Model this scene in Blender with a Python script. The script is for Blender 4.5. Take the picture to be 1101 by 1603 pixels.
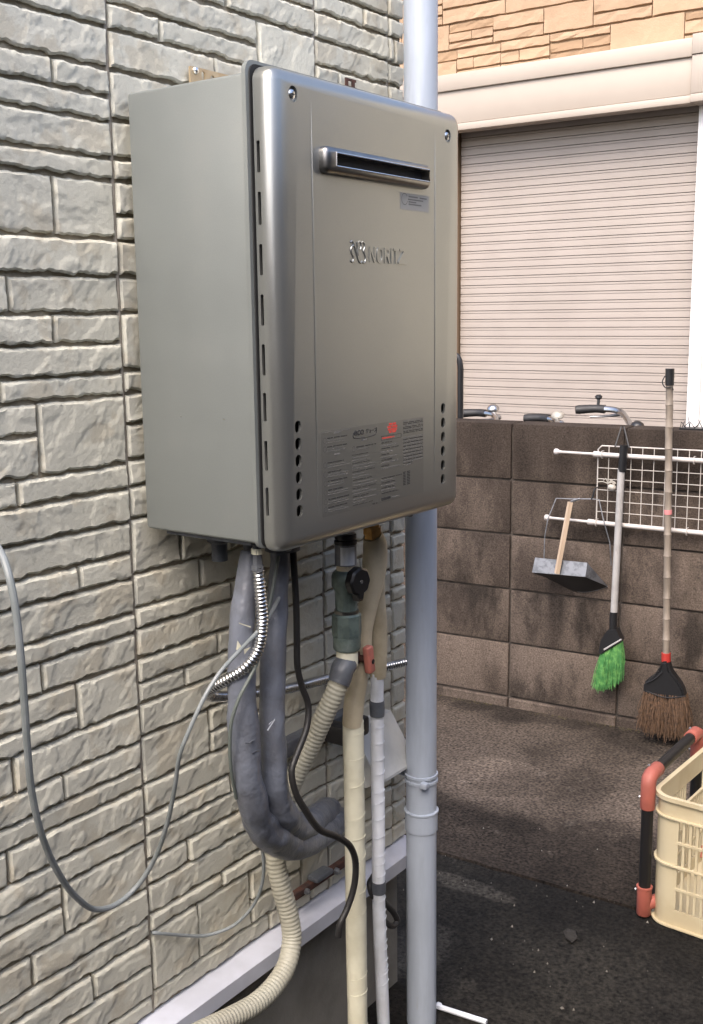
import bpy, bmesh, math, random
from mathutils import Vector, Matrix, noise

# ---------------------------------------------------------------- camera, sky, sun, exposure
scene = bpy.context.scene
for o in list(bpy.data.objects):
    bpy.data.objects.remove(o)
COL = scene.collection

cam_data = bpy.data.cameras.new('camera')
cam = bpy.data.objects.new('camera', cam_data)
COL.objects.link(cam)
cam_data.sensor_fit = 'VERTICAL'
cam_data.sensor_height = 36.0
cam_data.lens = 1715.8 / 1603.0 * 36.0
cam_data.clip_start = 0.02
cam_data.clip_end = 500.0
YAW, PITCH, ROLL = 0.6268, -0.1764, -0.0121
fwd = Vector((-math.sin(YAW) * math.cos(PITCH), math.cos(YAW) * math.cos(PITCH), math.sin(PITCH)))
rgt = Vector((math.cos(YAW), math.sin(YAW), 0.0))
upv = rgt.cross(fwd)
r2 = rgt * math.cos(ROLL) + upv * math.sin(ROLL)
u2 = upv * math.cos(ROLL) - rgt * math.sin(ROLL)
m3 = Matrix((r2, u2, -fwd)).transposed()
cam.matrix_world = Matrix.Translation((1.156, -1.088, 0.2985)) @ m3.to_4x4()
scene.camera = cam

SUN_DIR = Vector((0.12, -0.62, 0.78)).normalized()      # towards the veiled sun, behind the camera
world = bpy.data.worlds.new('World')
scene.world = world
world.use_nodes = True
wn = world.node_tree.nodes
bg = wn['Background']
sky = wn.new('ShaderNodeTexSky')
sky.sky_type = 'NISHITA'
sky.sun_disc = False
sky.sun_elevation = math.asin(SUN_DIR.z)
sky.sun_rotation = math.atan2(SUN_DIR.x, SUN_DIR.y)
sky.air_density = 0.8
sky.dust_density = 4.5
sky.ozone_density = 1.0
bg.inputs['Strength'].default_value = 0.15
world.node_tree.links.new(sky.outputs[0], bg.inputs['Color'])

sun_data = bpy.data.lights.new('sun', 'SUN')
sun_data.energy = 0.5
sun_data.angle = math.radians(40)
sun_data.color = (1.0, 0.975, 0.93)
sun = bpy.data.objects.new('sun', sun_data)
COL.objects.link(sun)
sun.rotation_euler = (-SUN_DIR).to_track_quat('-Z', 'Y').to_euler()

scene.view_settings.view_transform = 'Standard'
scene.view_settings.look = 'None'
scene.view_settings.exposure = 1.78
scene.view_settings.gamma = 1.0
scene.view_settings.use_curve_mapping = False
scene.render.engine = 'CYCLES'
scene.cycles.max_bounces = 6

GZ = -1.11                                               # ground level
RND = random.Random(7)

# ---------------------------------------------------------------- materials
MATS = {}

def mat(name, base, rough=0.6, metal=0.0, col2=None, cscale=6.0, cthr=(0.4, 0.65), stretch=(1, 1, 1),
        bump=0.0, bscale=80.0, fine=0.0, fscale=300.0, rand=0.0, col3=None, c3scale=3.0, c3thr=(0.55, 0.75),
        rough2=None, spec=0.5, coat=0.0, grain=0.0, gscale=450.0):
    """procedural material: base colour with up to two blotch colours, grain, wear and fine relief"""
    m = bpy.data.materials.new(name)
    m.use_nodes = True
    nt = m.node_tree
    N, L = nt.nodes, nt.links
    b = N['Principled BSDF']
    b.inputs['Roughness'].default_value = rough
    b.inputs['Metallic'].default_value = metal
    b.inputs['Specular IOR Level'].default_value = spec
    if coat:
        b.inputs['Coat Weight'].default_value = coat
        b.inputs['Coat Roughness'].default_value = 0.25
    geo = N.new('ShaderNodeNewGeometry')
    mp = N.new('ShaderNodeMapping')
    mp.inputs['Scale'].default_value = stretch
    L.new(geo.outputs['Position'], mp.inputs['Vector'])
    oi = N.new('ShaderNodeObjectInfo')
    off = N.new('ShaderNodeVectorMath'); off.operation = 'MULTIPLY_ADD'
    comb = N.new('ShaderNodeCombineXYZ')
    for k in range(3):
        L.new(oi.outputs['Random'], comb.inputs[k])
    off.inputs[1].default_value = (17 * rand, 11 * rand, 5 * rand)
    L.new(comb.outputs[0], off.inputs[0]); L.new(mp.outputs[0], off.inputs[2])
    vec = off.outputs[0]

    def nz(scale, detail=4.0, r=0.6):
        t = N.new('ShaderNodeTexNoise')
        t.inputs['Scale'].default_value = scale
        t.inputs['Detail'].default_value = detail
        t.inputs['Roughness'].default_value = r
        L.new(vec, t.inputs['Vector'])
        return t.outputs['Fac']

    def ramp(fac, a, c):
        r = N.new('ShaderNodeMapRange')
        r.inputs['From Min'].default_value = a
        r.inputs['From Max'].default_value = c
        r.interpolation_type = 'SMOOTHSTEP'
        L.new(fac, r.inputs['Value'])
        return r.outputs[0]

    def mix(fac, A, B):
        x = N.new('ShaderNodeMix'); x.data_type = 'RGBA'
        L.new(fac, x.inputs['Factor'])
        for sock, v in ((x.inputs['A'], A), (x.inputs['B'], B)):
            if isinstance(v, tuple):
                sock.default_value = (*v, 1)
            else:
                L.new(v, sock)
        return x.outputs['Result']
    col = None
    if col2 or col3 or rand:
        col = mix(ramp(nz(cscale), *cthr), base, col2 or base)
        if col3:
            col = mix(ramp(nz(c3scale, 6.0, 0.65), *c3thr), col, col3)
        if rand:
            mr = N.new('ShaderNodeMapRange')
            mr.inputs['To Min'].default_value = 1 - 0.16 * rand
            mr.inputs['To Max'].default_value = 1 + 0.12 * rand
            L.new(oi.outputs['Random'], mr.inputs['Value'])
            hs = N.new('ShaderNodeHueSaturation')
            L.new(mr.outputs[0], hs.inputs['Value']); L.new(col, hs.inputs['Color'])
            col = hs.outputs[0]
        if grain:
            gm = N.new('ShaderNodeMapRange')
            gm.inputs['From Min'].default_value = 0.25; gm.inputs['From Max'].default_value = 0.75
            gm.inputs['To Min'].default_value = 1 - grain; gm.inputs['To Max'].default_value = 1 + grain
            L.new(nz(gscale, 3.0), gm.inputs['Value'])
            gh = N.new('ShaderNodeHueSaturation')
            L.new(gm.outputs[0], gh.inputs['Value']); L.new(col, gh.inputs['Color'])
            col = gh.outputs[0]
        L.new(col, b.inputs['Base Color'])
    else:
        b.inputs['Base Color'].default_value = (*base, 1)
    if rough2 is not None:
        mr = N.new('ShaderNodeMapRange')
        mr.inputs['To Min'].default_value = rough
        mr.inputs['To Max'].default_value = rough2
        L.new(ramp(nz(cscale * 1.7), 0.35, 0.65), mr.inputs['Value'])
        L.new(mr.outputs[0], b.inputs['Roughness'])
    prev = None
    for sc, st in ((bscale, bump), (fscale, fine)):
        if st:
            bp = N.new('ShaderNodeBump')
            bp.inputs['Strength'].default_value = st
            bp.inputs['Distance'].default_value = 0.004
            L.new(nz(sc, 5.0), bp.inputs['Height'])
            if prev:
                L.new(prev, bp.inputs['Normal'])
            prev = bp.outputs[0]
    if prev:
        L.new(prev, b.inputs['Normal'])
    MATS[name] = m
    return m

mat('stone', (0.565, 0.548, 0.46), 0.82, col2=(0.51, 0.475, 0.38), cscale=15, cthr=(0.52, 0.62), bump=0.22, bscale=260,
    fine=0.25, fscale=900, rand=0.6, col3=(0.43, 0.42, 0.345), c3scale=42, c3thr=(0.62, 0.72), grain=0.07, gscale=520)
mat('mortar', (0.33, 0.285, 0.21), 0.9, col2=(0.24, 0.205, 0.15), cscale=25, bump=0.6, bscale=220)
mat('caulk', (0.30, 0.265, 0.215), 0.8, col2=(0.22, 0.19, 0.15), cscale=40, bump=0.2, bscale=200)
mat('flashing', (0.56, 0.575, 0.64), 0.42, col2=(0.48, 0.49, 0.54), cscale=8, fine=0.05)
mat('foundation', (0.22, 0.21, 0.185), 0.85, col2=(0.15, 0.14, 0.12), cscale=5, bump=0.3, bscale=90, fine=0.3)
mat('vent_paint', (0.52, 0.52, 0.50), 0.5, col2=(0.44, 0.44, 0.42), cscale=14)
mat('steel_body', (0.285, 0.305, 0.295), 0.46, 0.55, col2=(0.27, 0.288, 0.278), cscale=3, fine=0.06, fscale=900, rough2=0.56, grain=0.05, gscale=700, col3=(0.305, 0.315, 0.30), c3scale=5, c3thr=(0.5, 0.8))
mat('steel_cover', (0.385, 0.39, 0.37), 0.28, 0.84, col2=(0.37, 0.375, 0.355), cscale=3, fine=0.05, fscale=1100, rough2=0.33, grain=0.04, gscale=700)
mat('steel_bright', (0.74, 0.73, 0.71), 0.22, 1.0)
mat('steel_dark', (0.30, 0.29, 0.27), 0.28, 1.0, col2=(0.25, 0.24, 0.23), cscale=30)
mat('inside_dark', (0.02, 0.02, 0.02), 0.8)
mat('zinc', (0.62, 0.50, 0.33), 0.38, 0.75, col2=(0.56, 0.42, 0.26), cscale=40)
mat('rust_bracket', (0.085, 0.036, 0.025), 0.85, 0.0, col2=(0.04, 0.024, 0.02), cscale=60)
mat('sticker', (0.36, 0.355, 0.33), 0.5, 0.25)
mat('sticker_clear', (0.325, 0.33, 0.312), 0.32, 0.84)
mat('print_black', (0.03, 0.03, 0.03), 0.6)
mat('print_grey', (0.17, 0.165, 0.155), 0.6)
mat('print_red', (0.62, 0.07, 0.05), 0.6)
mat('conduit', (0.72, 0.72, 0.72), 0.26, 1.0, col2=(0.55, 0.55, 0.55), cscale=60)
mat('tape_grey', (0.150, 0.165, 0.200), 0.36, col2=(0.115, 0.123, 0.145), cscale=18, bump=0.9, bscale=34, col3=(0.26, 0.27, 0.30), c3scale=9)
mat('tape_dark', (0.11, 0.12, 0.135), 0.4, col2=(0.08, 0.085, 0.10), cscale=30, bump=0.4, bscale=60)
mat('tape_cream', (0.70, 0.675, 0.53), 0.45, col2=(0.62, 0.59, 0.45), cscale=14, bump=0.35, bscale=45)
mat('tape_tan', (0.56, 0.485, 0.345), 0.5, col2=(0.47, 0.40, 0.275), cscale=18, bump=0.4, bscale=50)
mat('tape_white', (0.80, 0.83, 0.88), 0.4, col2=(0.70, 0.72, 0.75), cscale=16, bump=0.4, bscale=50)
mat('hose_cream', (0.40, 0.385, 0.31), 0.5, col2=(0.36, 0.34, 0.27), cscale=14, bump=0.15)
mat('brass', (0.55, 0.33, 0.13), 0.35, 1.0, col2=(0.4, 0.22, 0.08), cscale=60)
mat('valve_green', (0.17, 0.22, 0.195), 0.5, 0.3, col2=(0.11, 0.145, 0.135), cscale=45, bump=0.4, bscale=90, col3=(0.25, 0.29, 0.27), c3scale=30)
mat('black_plastic', (0.012, 0.012, 0.013), 0.35)
mat('black_rubber', (0.018, 0.017, 0.017), 0.5, fine=0.2)
mat('red_lever', (0.45, 0.15, 0.11), 0.5, col2=(0.36, 0.13, 0.10), cscale=40)
mat('cable_grey', (0.24, 0.26, 0.265), 0.45, col2=(0.19, 0.21, 0.21), cscale=20)
mat('cable_green', (0.13, 0.15, 0.135), 0.5)
mat('pvc', (0.42, 0.465, 0.535), 0.36, col2=(0.37, 0.41, 0.47), cscale=5, stretch=(6, 6, 1), fine=0.03, col3=(0.33, 0.34, 0.36), c3scale=9, c3thr=(0.62, 0.8))
mat('galvanised', (0.42, 0.43, 0.45), 0.4, 0.8, col2=(0.33, 0.335, 0.35), cscale=30)

# ---------------------------------------------------------------- helpers
def link(o):
    COL.objects.link(o)
    return o

def wloc(o):
    v = Vector((0, 0, 0))
    while o:
        v += o.location
        o = o.parent
    return v

def tag(o, label=None, cat=None, group=None, kind=None):
    if label: o['label'] = label
    if cat: o['category'] = cat
    if group: o['group'] = group
    if kind: o['kind'] = kind
    return o

def thing(name, label, cat, loc, group=None):
    o = link(bpy.data.objects.new(name, None))
    o.empty_display_size = 0.05
    o.location = loc
    return tag(o, label, cat, group)

def catmull(pts, step):
    P = [Vector(p) for p in pts]
    if len(P) == 2:
        n = max(1, int((P[1] - P[0]).length / step))
        return [P[0].lerp(P[1], i / n) for i in range(n + 1)], [i / n for i in range(n + 1)]
    P = [P[0] * 2 - P[1]] + P + [P[-1] * 2 - P[-2]]
    out, par = [], []
    for i in range(1, len(P) - 2):
        p0, p1, p2, p3 = P[i - 1:i + 3]
        n = max(2, int((p2 - p1).length / step))
        t0 = 0.0
        t1 = t0 + max(1e-6, (p1 - p0).length) ** 0.5
        t2 = t1 + max(1e-6, (p2 - p1).length) ** 0.5
        t3 = t2 + max(1e-6, (p3 - p2).length) ** 0.5
        for k in range(n):
            t = t1 + (t2 - t1) * k / n
            a1 = p0 * ((t1 - t) / (t1 - t0)) + p1 * ((t - t0) / (t1 - t0))
            a2 = p1 * ((t2 - t) / (t2 - t1)) + p2 * ((t - t1) / (t2 - t1))
            a3 = p2 * ((t3 - t) / (t3 - t2)) + p3 * ((t - t2) / (t3 - t2))
            b1 = a1 * ((t2 - t) / (t2 - t0)) + a2 * ((t - t0) / (t2 - t0))
            b2 = a2 * ((t3 - t) / (t3 - t1)) + a3 * ((t - t1) / (t3 - t1))
            out.append(b1 * ((t2 - t) / (t2 - t1)) + b2 * ((t - t1) / (t2 - t1)))
            par.append(i - 1 + k / n)
    out.append(P[-2]); par.append(len(P) - 3)
    return out, par

class MB:
    """collects geometry in a local frame and links it as ONE mesh object"""
    def __init__(self, M=None):
        self.v, self.f = [], []
        self.M = M or Matrix.Identity(4)

    def add(self, vs, fs):
        n = len(self.v)
        self.v += [self.M @ Vector(p) for p in vs]
        self.f += [tuple(i + n for i in f) for f in fs]
        return self

    def box(self, x0, x1, y0, y1, z0, z1, bevel=0.0, seg=2, edges=None):
        bm = bmesh.new()
        vs = [bm.verts.new(p) for p in ((x0, y0, z0), (x1, y0, z0), (x1, y1, z0), (x0, y1, z0), (x0, y0, z1), (x1, y0, z1), (x1, y1, z1), (x0, y1, z1))]
        for f in ((0, 3, 2, 1), (4, 5, 6, 7), (0, 1, 5, 4), (1, 2, 6, 5), (2, 3, 7, 6), (3, 0, 4, 7)):
            bm.faces.new([vs[i] for i in f])
        if bevel:
            es = [e for e in bm.edges if edges is None or edges(e.verts[0].co, e.verts[1].co)]
            bmesh.ops.bevel(bm, geom=es, offset=bevel, segments=seg, profile=0.5, affect='EDGES', clamp_overlap=True)
        bm.verts.index_update()
        self.add([v.co.copy() for v in bm.verts], [[v.index for v in f.verts] for f in bm.faces])
        bm.free()
        return self

    def tube(self, pts, r, seg=12, step=0.012, rib=0.0, pitch=0.006, caps=True, wob=0.0, smooth=True, flat=1.0):
        if smooth:
            P, par = catmull(pts, min(step, pitch / 5) if rib else step)
        else:
            P, par = [Vector(p) for p in pts], list(range(len(pts)))
        R = r if isinstance(r, (list, tuple)) else [r] * len(pts)
        T = []
        for i in range(len(P)):
            d = P[min(i + 1, len(P) - 1)] - P[max(i - 1, 0)]
            T.append(d.normalized() if d.length > 1e-9 else Vector((0, 0, 1)))
        up = Vector((0, 0, 1)) if abs(T[0].z) < 0.9 else Vector((1, 0, 0))
        nrm = (up - T[0] * up.dot(T[0])).normalized()
        vs, fs, s = [], [], 0.0
        for i, p in enumerate(P):
            if i:
                s += (P[i] - P[i - 1]).length
                nrm = (nrm - T[i] * nrm.dot(T[i])).normalized()
            bn = T[i].cross(nrm)
            k = min(int(par[i]), len(R) - 2) if len(R) > 1 else 0
            rr = R[k] + (R[k + 1] - R[k]) * (par[i] - k) if len(R) > 1 else R[0]
            if rib:
                rr *= 1 + rib * math.sin(2 * math.pi * s / pitch)
            for j in range(seg):
                a = 2 * math.pi * j / seg
                q = rr
                if wob:
                    q *= 1 + wob * noise.noise(p * 28 + Vector((math.cos(a), math.sin(a), rr * 90)))
                vs.append(p + nrm * (math.cos(a) * q) + bn * (math.sin(a) * q * flat))
        for i in range(len(P) - 1):
            for j in range(seg):
                fs.append((i * seg + j, i * seg + (j + 1) % seg, (i + 1) * seg + (j + 1) % seg, (i + 1) * seg + j))
        if caps:
            fs.append(tuple(reversed(range(seg))))
            fs.append(tuple((len(P) - 1) * seg + j for j in range(seg)))
        return self.add(vs, fs)

    def cyl(self, p0, p1, r0, r1=None, seg=20):
        return self.tube([p0, p1], [r0, r0 if r1 is None else r1], seg, step=99)

    def lathe(self, p0, axis, prof, seg=24):
        """prof: (distance along the axis, radius) pairs"""
        p0, ax = Vector(p0), Vector(axis).normalized()
        return self.tube([p0 + ax * d for d, _ in prof], [q for _, q in prof], seg, smooth=False)

    def prism(self, poly, axis, a, b):
        """extrude a 2D outline along x, y or z from a to b"""
        n = len(poly)
        f = {'x': lambda p, t: (t, p[0], p[1]), 'y': lambda p, t: (p[0], t, p[1]), 'z': lambda p, t: (p[0], p[1], t)}[axis]
        vs = [f(p, a) for p in poly] + [f(p, b) for p in poly]
        fs = [tuple(reversed(range(n))), tuple(range(n, 2 * n))] + [(i, (i + 1) % n, n + (i + 1) % n, n + i) for i in range(n)]
        return self.add(vs, fs)

    def mesh(self, name, fix=True):
        me = bpy.data.meshes.new(name)
        me.from_pydata([tuple(p) for p in self.v], [], self.f)
        if fix:
            bm = bmesh.new(); bm.from_mesh(me)
            bmesh.ops.recalc_face_normals(bm, faces=bm.faces)
            bm.to_mesh(me); bm.free()
        return me

    def build(self, name, m, parent=None, angle=35.0, fix=True):
        me = self.mesh(name, fix)
        return obj(name, me, m, parent, angle)

def obj(name, me, m, parent=None, angle=35.0):
    me.materials.clear()
    me.materials.append(MATS[m] if isinstance(m, str) else m)
    if angle:
        me.polygons.foreach_set('use_smooth', [True] * len(me.polygons))
        me.set_sharp_from_angle(angle=math.radians(angle))
    o = link(bpy.data.objects.new(name, me))
    if parent:
        o.parent = parent
        o.location = -wloc(parent)
    return o

def text_mesh(body, size, extrude=0.0, bevel=0.0, align='LEFT', shear=0.0, sx=1.0, bold=0.0):
    c = bpy.data.curves.new('lettering', 'FONT')
    c.body = body; c.size = size; c.extrude = extrude; c.bevel_depth = bevel; c.bevel_resolution = 1
    c.align_x = align; c.shear = shear; c.resolution_u = 3; c.offset = bold
    o = link(bpy.data.objects.new('lettering', c))
    o.scale = (sx, 1, 1)
    bpy.context.view_layer.update()
    dg = bpy.context.evaluated_depsgraph_get()
    me = bpy.data.meshes.new_from_object(o.evaluated_get(dg))
    vs = [(v.co.x * sx, v.co.y, v.co.z) for v in me.vertices]
    fs = [tuple(p.vertices) for p in me.polygons]
    bpy.data.objects.remove(o); bpy.data.curves.remove(c); bpy.data.meshes.remove(me)
    return vs, fs

def cut(me, cutters):
    """boolean difference, evaluated to a plain mesh"""
    a = link(bpy.data.objects.new('solid', me))
    b = link(bpy.data.objects.new('cutter', cutters))
    md = a.modifiers.new('cut', 'BOOLEAN'); md.operation = 'DIFFERENCE'; md.object = b; md.solver = 'EXACT'
    md.use_self = True
    bpy.context.view_layer.update()
    dg = bpy.context.evaluated_depsgraph_get()
    res = bpy.data.meshes.new_from_object(a.evaluated_get(dg))
    bpy.data.objects.remove(a); bpy.data.objects.remove(b)
    return res

# ---------------------------------------------------------------- ground
def ground_material(name, base, dark, pale, patchy):
    m = mat(name, base, 0.82, col2=dark, cscale=2.6, cthr=(0.42, 0.62), bump=0.5, bscale=160, fine=0.8, fscale=420,
            col3=pale, c3scale=11, c3thr=(0.60, 0.80), spec=0.18)
    nt = m.node_tree
    N, L = nt.nodes, nt.links
    b = N['Principled BSDF']
    src = b.inputs['Base Color'].links[0].from_socket
    geo = N.new('ShaderNodeNewGeometry')
    # fine aggregate
    sp = N.new('ShaderNodeTexNoise'); sp.inputs['Scale'].default_value = 120; sp.inputs['Detail'].default_value = 3
    L.new(geo.outputs['Position'], sp.inputs['Vector'])
    mr = N.new('ShaderNodeMapRange'); mr.inputs['From Min'].default_value = 0.25; mr.inputs['From Max'].default_value = 0.75
    mr.inputs['To Min'].default_value = 0.05; mr.inputs['To Max'].default_value = 2.7
    L.new(sp.outputs['Fac'], mr.inputs['Value'])
    hs = N.new('ShaderNodeHueSaturation')
    L.new(src, hs.inputs['Color']); L.new(mr.outputs[0], hs.inputs['Value'])
    last = hs.outputs[0]
    # darker and paler patches, each with its own uneven outline
    for (cx, cy, rx, ry, strength) in patchy:
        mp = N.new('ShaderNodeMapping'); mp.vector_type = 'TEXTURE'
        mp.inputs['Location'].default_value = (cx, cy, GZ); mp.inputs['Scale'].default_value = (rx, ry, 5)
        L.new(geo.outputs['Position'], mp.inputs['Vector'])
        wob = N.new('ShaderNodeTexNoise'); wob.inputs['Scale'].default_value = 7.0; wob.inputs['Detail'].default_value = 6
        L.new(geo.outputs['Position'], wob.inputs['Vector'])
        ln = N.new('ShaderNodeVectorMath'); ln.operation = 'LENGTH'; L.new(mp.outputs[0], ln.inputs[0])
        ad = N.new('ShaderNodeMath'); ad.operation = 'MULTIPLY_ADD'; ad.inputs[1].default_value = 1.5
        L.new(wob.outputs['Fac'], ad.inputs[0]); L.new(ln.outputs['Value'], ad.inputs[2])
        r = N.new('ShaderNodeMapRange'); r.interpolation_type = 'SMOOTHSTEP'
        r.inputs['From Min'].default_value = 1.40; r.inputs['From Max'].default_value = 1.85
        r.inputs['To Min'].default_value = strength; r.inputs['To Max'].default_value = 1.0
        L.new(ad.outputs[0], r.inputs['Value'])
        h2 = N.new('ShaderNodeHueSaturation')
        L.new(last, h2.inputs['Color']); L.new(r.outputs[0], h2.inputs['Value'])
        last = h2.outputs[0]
    L.new(last, b.inputs['Base Color'])
    return m

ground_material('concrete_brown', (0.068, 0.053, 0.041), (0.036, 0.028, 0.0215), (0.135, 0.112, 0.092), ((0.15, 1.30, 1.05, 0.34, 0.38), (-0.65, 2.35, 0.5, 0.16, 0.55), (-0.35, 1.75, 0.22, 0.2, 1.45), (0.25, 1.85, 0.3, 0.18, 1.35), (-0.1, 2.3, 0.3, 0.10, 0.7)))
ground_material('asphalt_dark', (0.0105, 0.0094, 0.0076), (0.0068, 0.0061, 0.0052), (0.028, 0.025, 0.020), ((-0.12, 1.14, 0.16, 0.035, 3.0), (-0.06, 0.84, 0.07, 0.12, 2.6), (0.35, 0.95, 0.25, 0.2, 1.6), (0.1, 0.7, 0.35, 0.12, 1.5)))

J0, J1 = (-0.2526, 1.243, -1.11), (0.0724, 1.26, -1.11)              # two points on the joint between the slabs
jd = ((J1[0] - J0[0]), (J1[1] - J0[1]))
def joint_y(x):
    return J0[1] + (x - J0[0]) / jd[0] * jd[1]
def jitter_line(x0, x1, n, amp, seed):
    return [(x0 + (x1 - x0) * i / n, joint_y(x0 + (x1 - x0) * i / n) + amp * noise.noise(Vector((i * 0.8, seed, 0)))) for i in range(n + 1)]
edge = jitter_line(-6, 6, 240, 0.008, 1.0)
mb = MB()
n = len(edge)
mb.add([(x, y + 0.005, GZ) for x, y in edge] + [(x, 12, GZ) for x, y in edge] + [(x, y + 0.005, GZ - 0.05) for x, y in edge],
       [(i, i + 1, n + i + 1, n + i) for i in range(n - 1)] + [(i + 1, i, 2 * n + i, 2 * n + i + 1) for i in range(n - 1)])
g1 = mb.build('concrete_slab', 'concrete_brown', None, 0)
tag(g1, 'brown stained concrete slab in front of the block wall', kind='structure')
mb = MB()
mb.add([(x, y - 0.004, GZ - 0.003) for x, y in edge] + [(x, -12, GZ - 0.003) for x, y in edge] + [(x, y - 0.004, GZ - 0.05) for x, y in edge],
       [(i + 1, i, n + i, n + i + 1) for i in range(n - 1)] + [(i, i + 1, 2 * n + i + 1, 2 * n + i) for i in range(n - 1)])
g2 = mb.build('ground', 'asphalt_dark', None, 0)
tag(g2, 'dark wet paved ground of the passage', kind='structure')
mb = MB()
mb.add([(-60, -60, GZ - 0.045), (60, -60, GZ - 0.045), (60, 60, GZ - 0.045), (-60, 60, GZ - 0.045)], [(0, 1, 2, 3)])
tag(mb.build('subsoil', 'foundation', None, 0), 'dark soil under the slabs', kind='structure')

# ---------------------------------------------------------------- the house wall with stone siding
XB = -0.030                                                # backing plane of the siding
S1, S2, S3, YC = -0.0115, 0.446, 0.664, 0.715              # vertical panel seams and the corner
house = thing('house', 'near house wall clad in pale beige split stone siding behind the water heater', 'house', (-0.1, 0.2, GZ))
siding = MB().box(-0.16, XB + 0.0058, -2.6, YC - 0.004, -0.79, 3.4).build('siding', 'mortar', house, 0)
MB().box(-0.30, -0.034, -2.6, YC - 0.012, GZ - 0.03, -0.792).build('foundation', 'foundation', house, 0)

def stone_geo(mb, y0, y1, z0, z1, seed, cell=0.0030):
    g = 0.0028
    y0 += g; y1 -= g; z0 += g + 0.0006; z1 -= g - 0.0006
    ny = max(3, int((y1 - y0) / cell)); nz_ = max(3, int((z1 - z0) / cell))
    rs = random.Random(seed)
    ang = rs.uniform(0.3, 1.0) * rs.choice((1, 1, -1))
    ca, sa = math.cos(ang), math.sin(ang)
    base = rs.uniform(0.0130, 0.0160)
    tilt = rs.uniform(-0.02, 0.02)
    off = Vector((seed * 1.37 % 50, seed * 0.73 % 50, 0))
    vs, fs = [], []
    idx = lambda i, j: i * (nz_ + 1) + j
    for i in range(ny + 1):
        u = i / ny
        yy = y0 + (y1 - y0) * u
        q = Vector((yy, 3.1, seed * 0.11))
        lo = z0 + 0.0036 * noise.noise(q * 55) + 0.0020 * noise.noise(q * 150) + 0.0012
        hi = z1 + 0.0022 * noise.noise((q + Vector((9, 0, 0))) * 48) + 0.0010 * noise.noise(q * 170)
        for j in range(nz_ + 1):
            v = j / nz_
            zz = lo + (hi - lo) * v
            sway = 0.0012 * noise.noise(Vector((seed, zz * 70, u * 2)))
            p = Vector((yy * ca + zz * sa, (zz * ca - yy * sa) * 1.7, 0)) + off
            a = noise.noise(p * 12) * 0.66 + noise.noise(p * 30) * 0.26 + noise.noise(p * 85) * 0.12
            st = a * 2.8
            fl = math.floor(st)
            fr = st - fl
            step = (fl + (0.0 if fr < 0.90 else (fr - 0.90) / 0.10)) / 2.8
            h = base + 0.0029 * step + 0.0005 * a + tilt * (zz - (z0 + z1) / 2) + 0.0005 * noise.noise(p * 150) + 0.0003 * noise.noise(p * 310)
            d = min((yy - y0), (y1 - yy), (zz - lo) * 1.6, (hi - zz) * 0.62)
            d += 0.0010 * noise.noise(p * 90)
            if d < 0.0020:
                h -= 0.0030 * (1 - max(0.0, d) / 0.0020) ** 1.3
            h = max(0.007, min(0.021, h))
            vs.append((XB + h, yy + sway * (1 if 0 < i < ny else 0.6), zz))
    for i in range(ny):
        for j in range(nz_):
            fs.append((idx(i, j), idx(i + 1, j), idx(i + 1, j + 1), idx(i, j + 1)))
    ring = [idx(i, 0) for i in range(ny)] + [idx(ny, j) for j in range(nz_)] + [idx(i, nz_) for i in range(ny, 0, -1)] + [idx(0, j) for j in range(nz_, 0, -1)]
    n0 = len(vs)
    for k in ring:
        x, y, z = vs[k]
        jj = k % (nz_ + 1)
        dz = 0.0026 if jj == nz_ else (0.0018 if jj == 0 else 0.0)
        ii = k // (nz_ + 1)
        dy = -0.0012 if ii == 0 else (0.0012 if ii == ny else 0.0)
        vs.append((XB, y + dy, z + dz))
    m_ = len(ring)
    for k in range(m_):
        fs.append((ring[k], n0 + k, n0 + (k + 1) % m_, ring[(k + 1) % m_]))
    mb.add(vs, fs)

NSTONE = [0]
def stone(y0, y1, z0, z1):
    NSTONE[0] += 1
    mb = MB()
    stone_geo(mb, y0, y1, z0, z1, NSTONE[0] * 3.7)
    mb.build('brick', 'stone', siding, 32, fix=False)

def rows(zs, y0, y1, joints, skip=()):
    """courses between the heights zs, each split at its own upright joints"""
    for k in range(len(zs) - 1):
        if k in skip:
            continue
        ys = [y0] + sorted(j for j in joints.get(k, ()) if y0 < j < y1) + [y1]
        for a, b_ in zip(ys, ys[1:]):
            stone(a, b_, zs[k + 1], zs[k])

# left panel: courses read from the wall, top to bottom
zA = [0.7345, 0.6831, 0.6305, 0.5941, 0.5615, 0.5136, 0.4838, 0.4058, 0.356, 0.3055, 0.265, 0.2234, 0.1918, 0.0936, 0.0576, 0.009,
      -0.0376, -0.0747, -0.1271, -0.1571, -0.2026, -0.2732, -0.326, -0.3675, -0.3993, -0.4495, -0.4875, -0.565, -0.6149,
      -0.6485, -0.6943, -0.7463, -0.776]
LEFT = -0.335
vA = {2: [-.1083], 6: [-.1177], 8: [-.1985], 9: [-.1305], 11: [-.2203], 13: [-.2034], 16: [-.1115], 19: [-.1831],
      21: [-.2389], 22: [-.1594], 24: [-.2579], 27: [-.2311], 29: [-.1279], 31: [-.19]}
rows(zA, LEFT, S1, vA, skip=(12, 20, 26))
stone(-.1642, S1, .0936, .1918); stone(LEFT, -.1642, .1491, .1918); stone(LEFT, -.1642, .0936, .1491)
stone(-.1262, S1, -.2732, -.2026); stone(LEFT, -.1262, -.2421, -.2026); stone(LEFT, -.1262, -.2732, -.2421)
stone(-.1722, S1, -.565, -.4875); stone(LEFT, -.1722, -.5175, -.4875); stone(LEFT, -.1722, -.565, -.5175)
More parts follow.
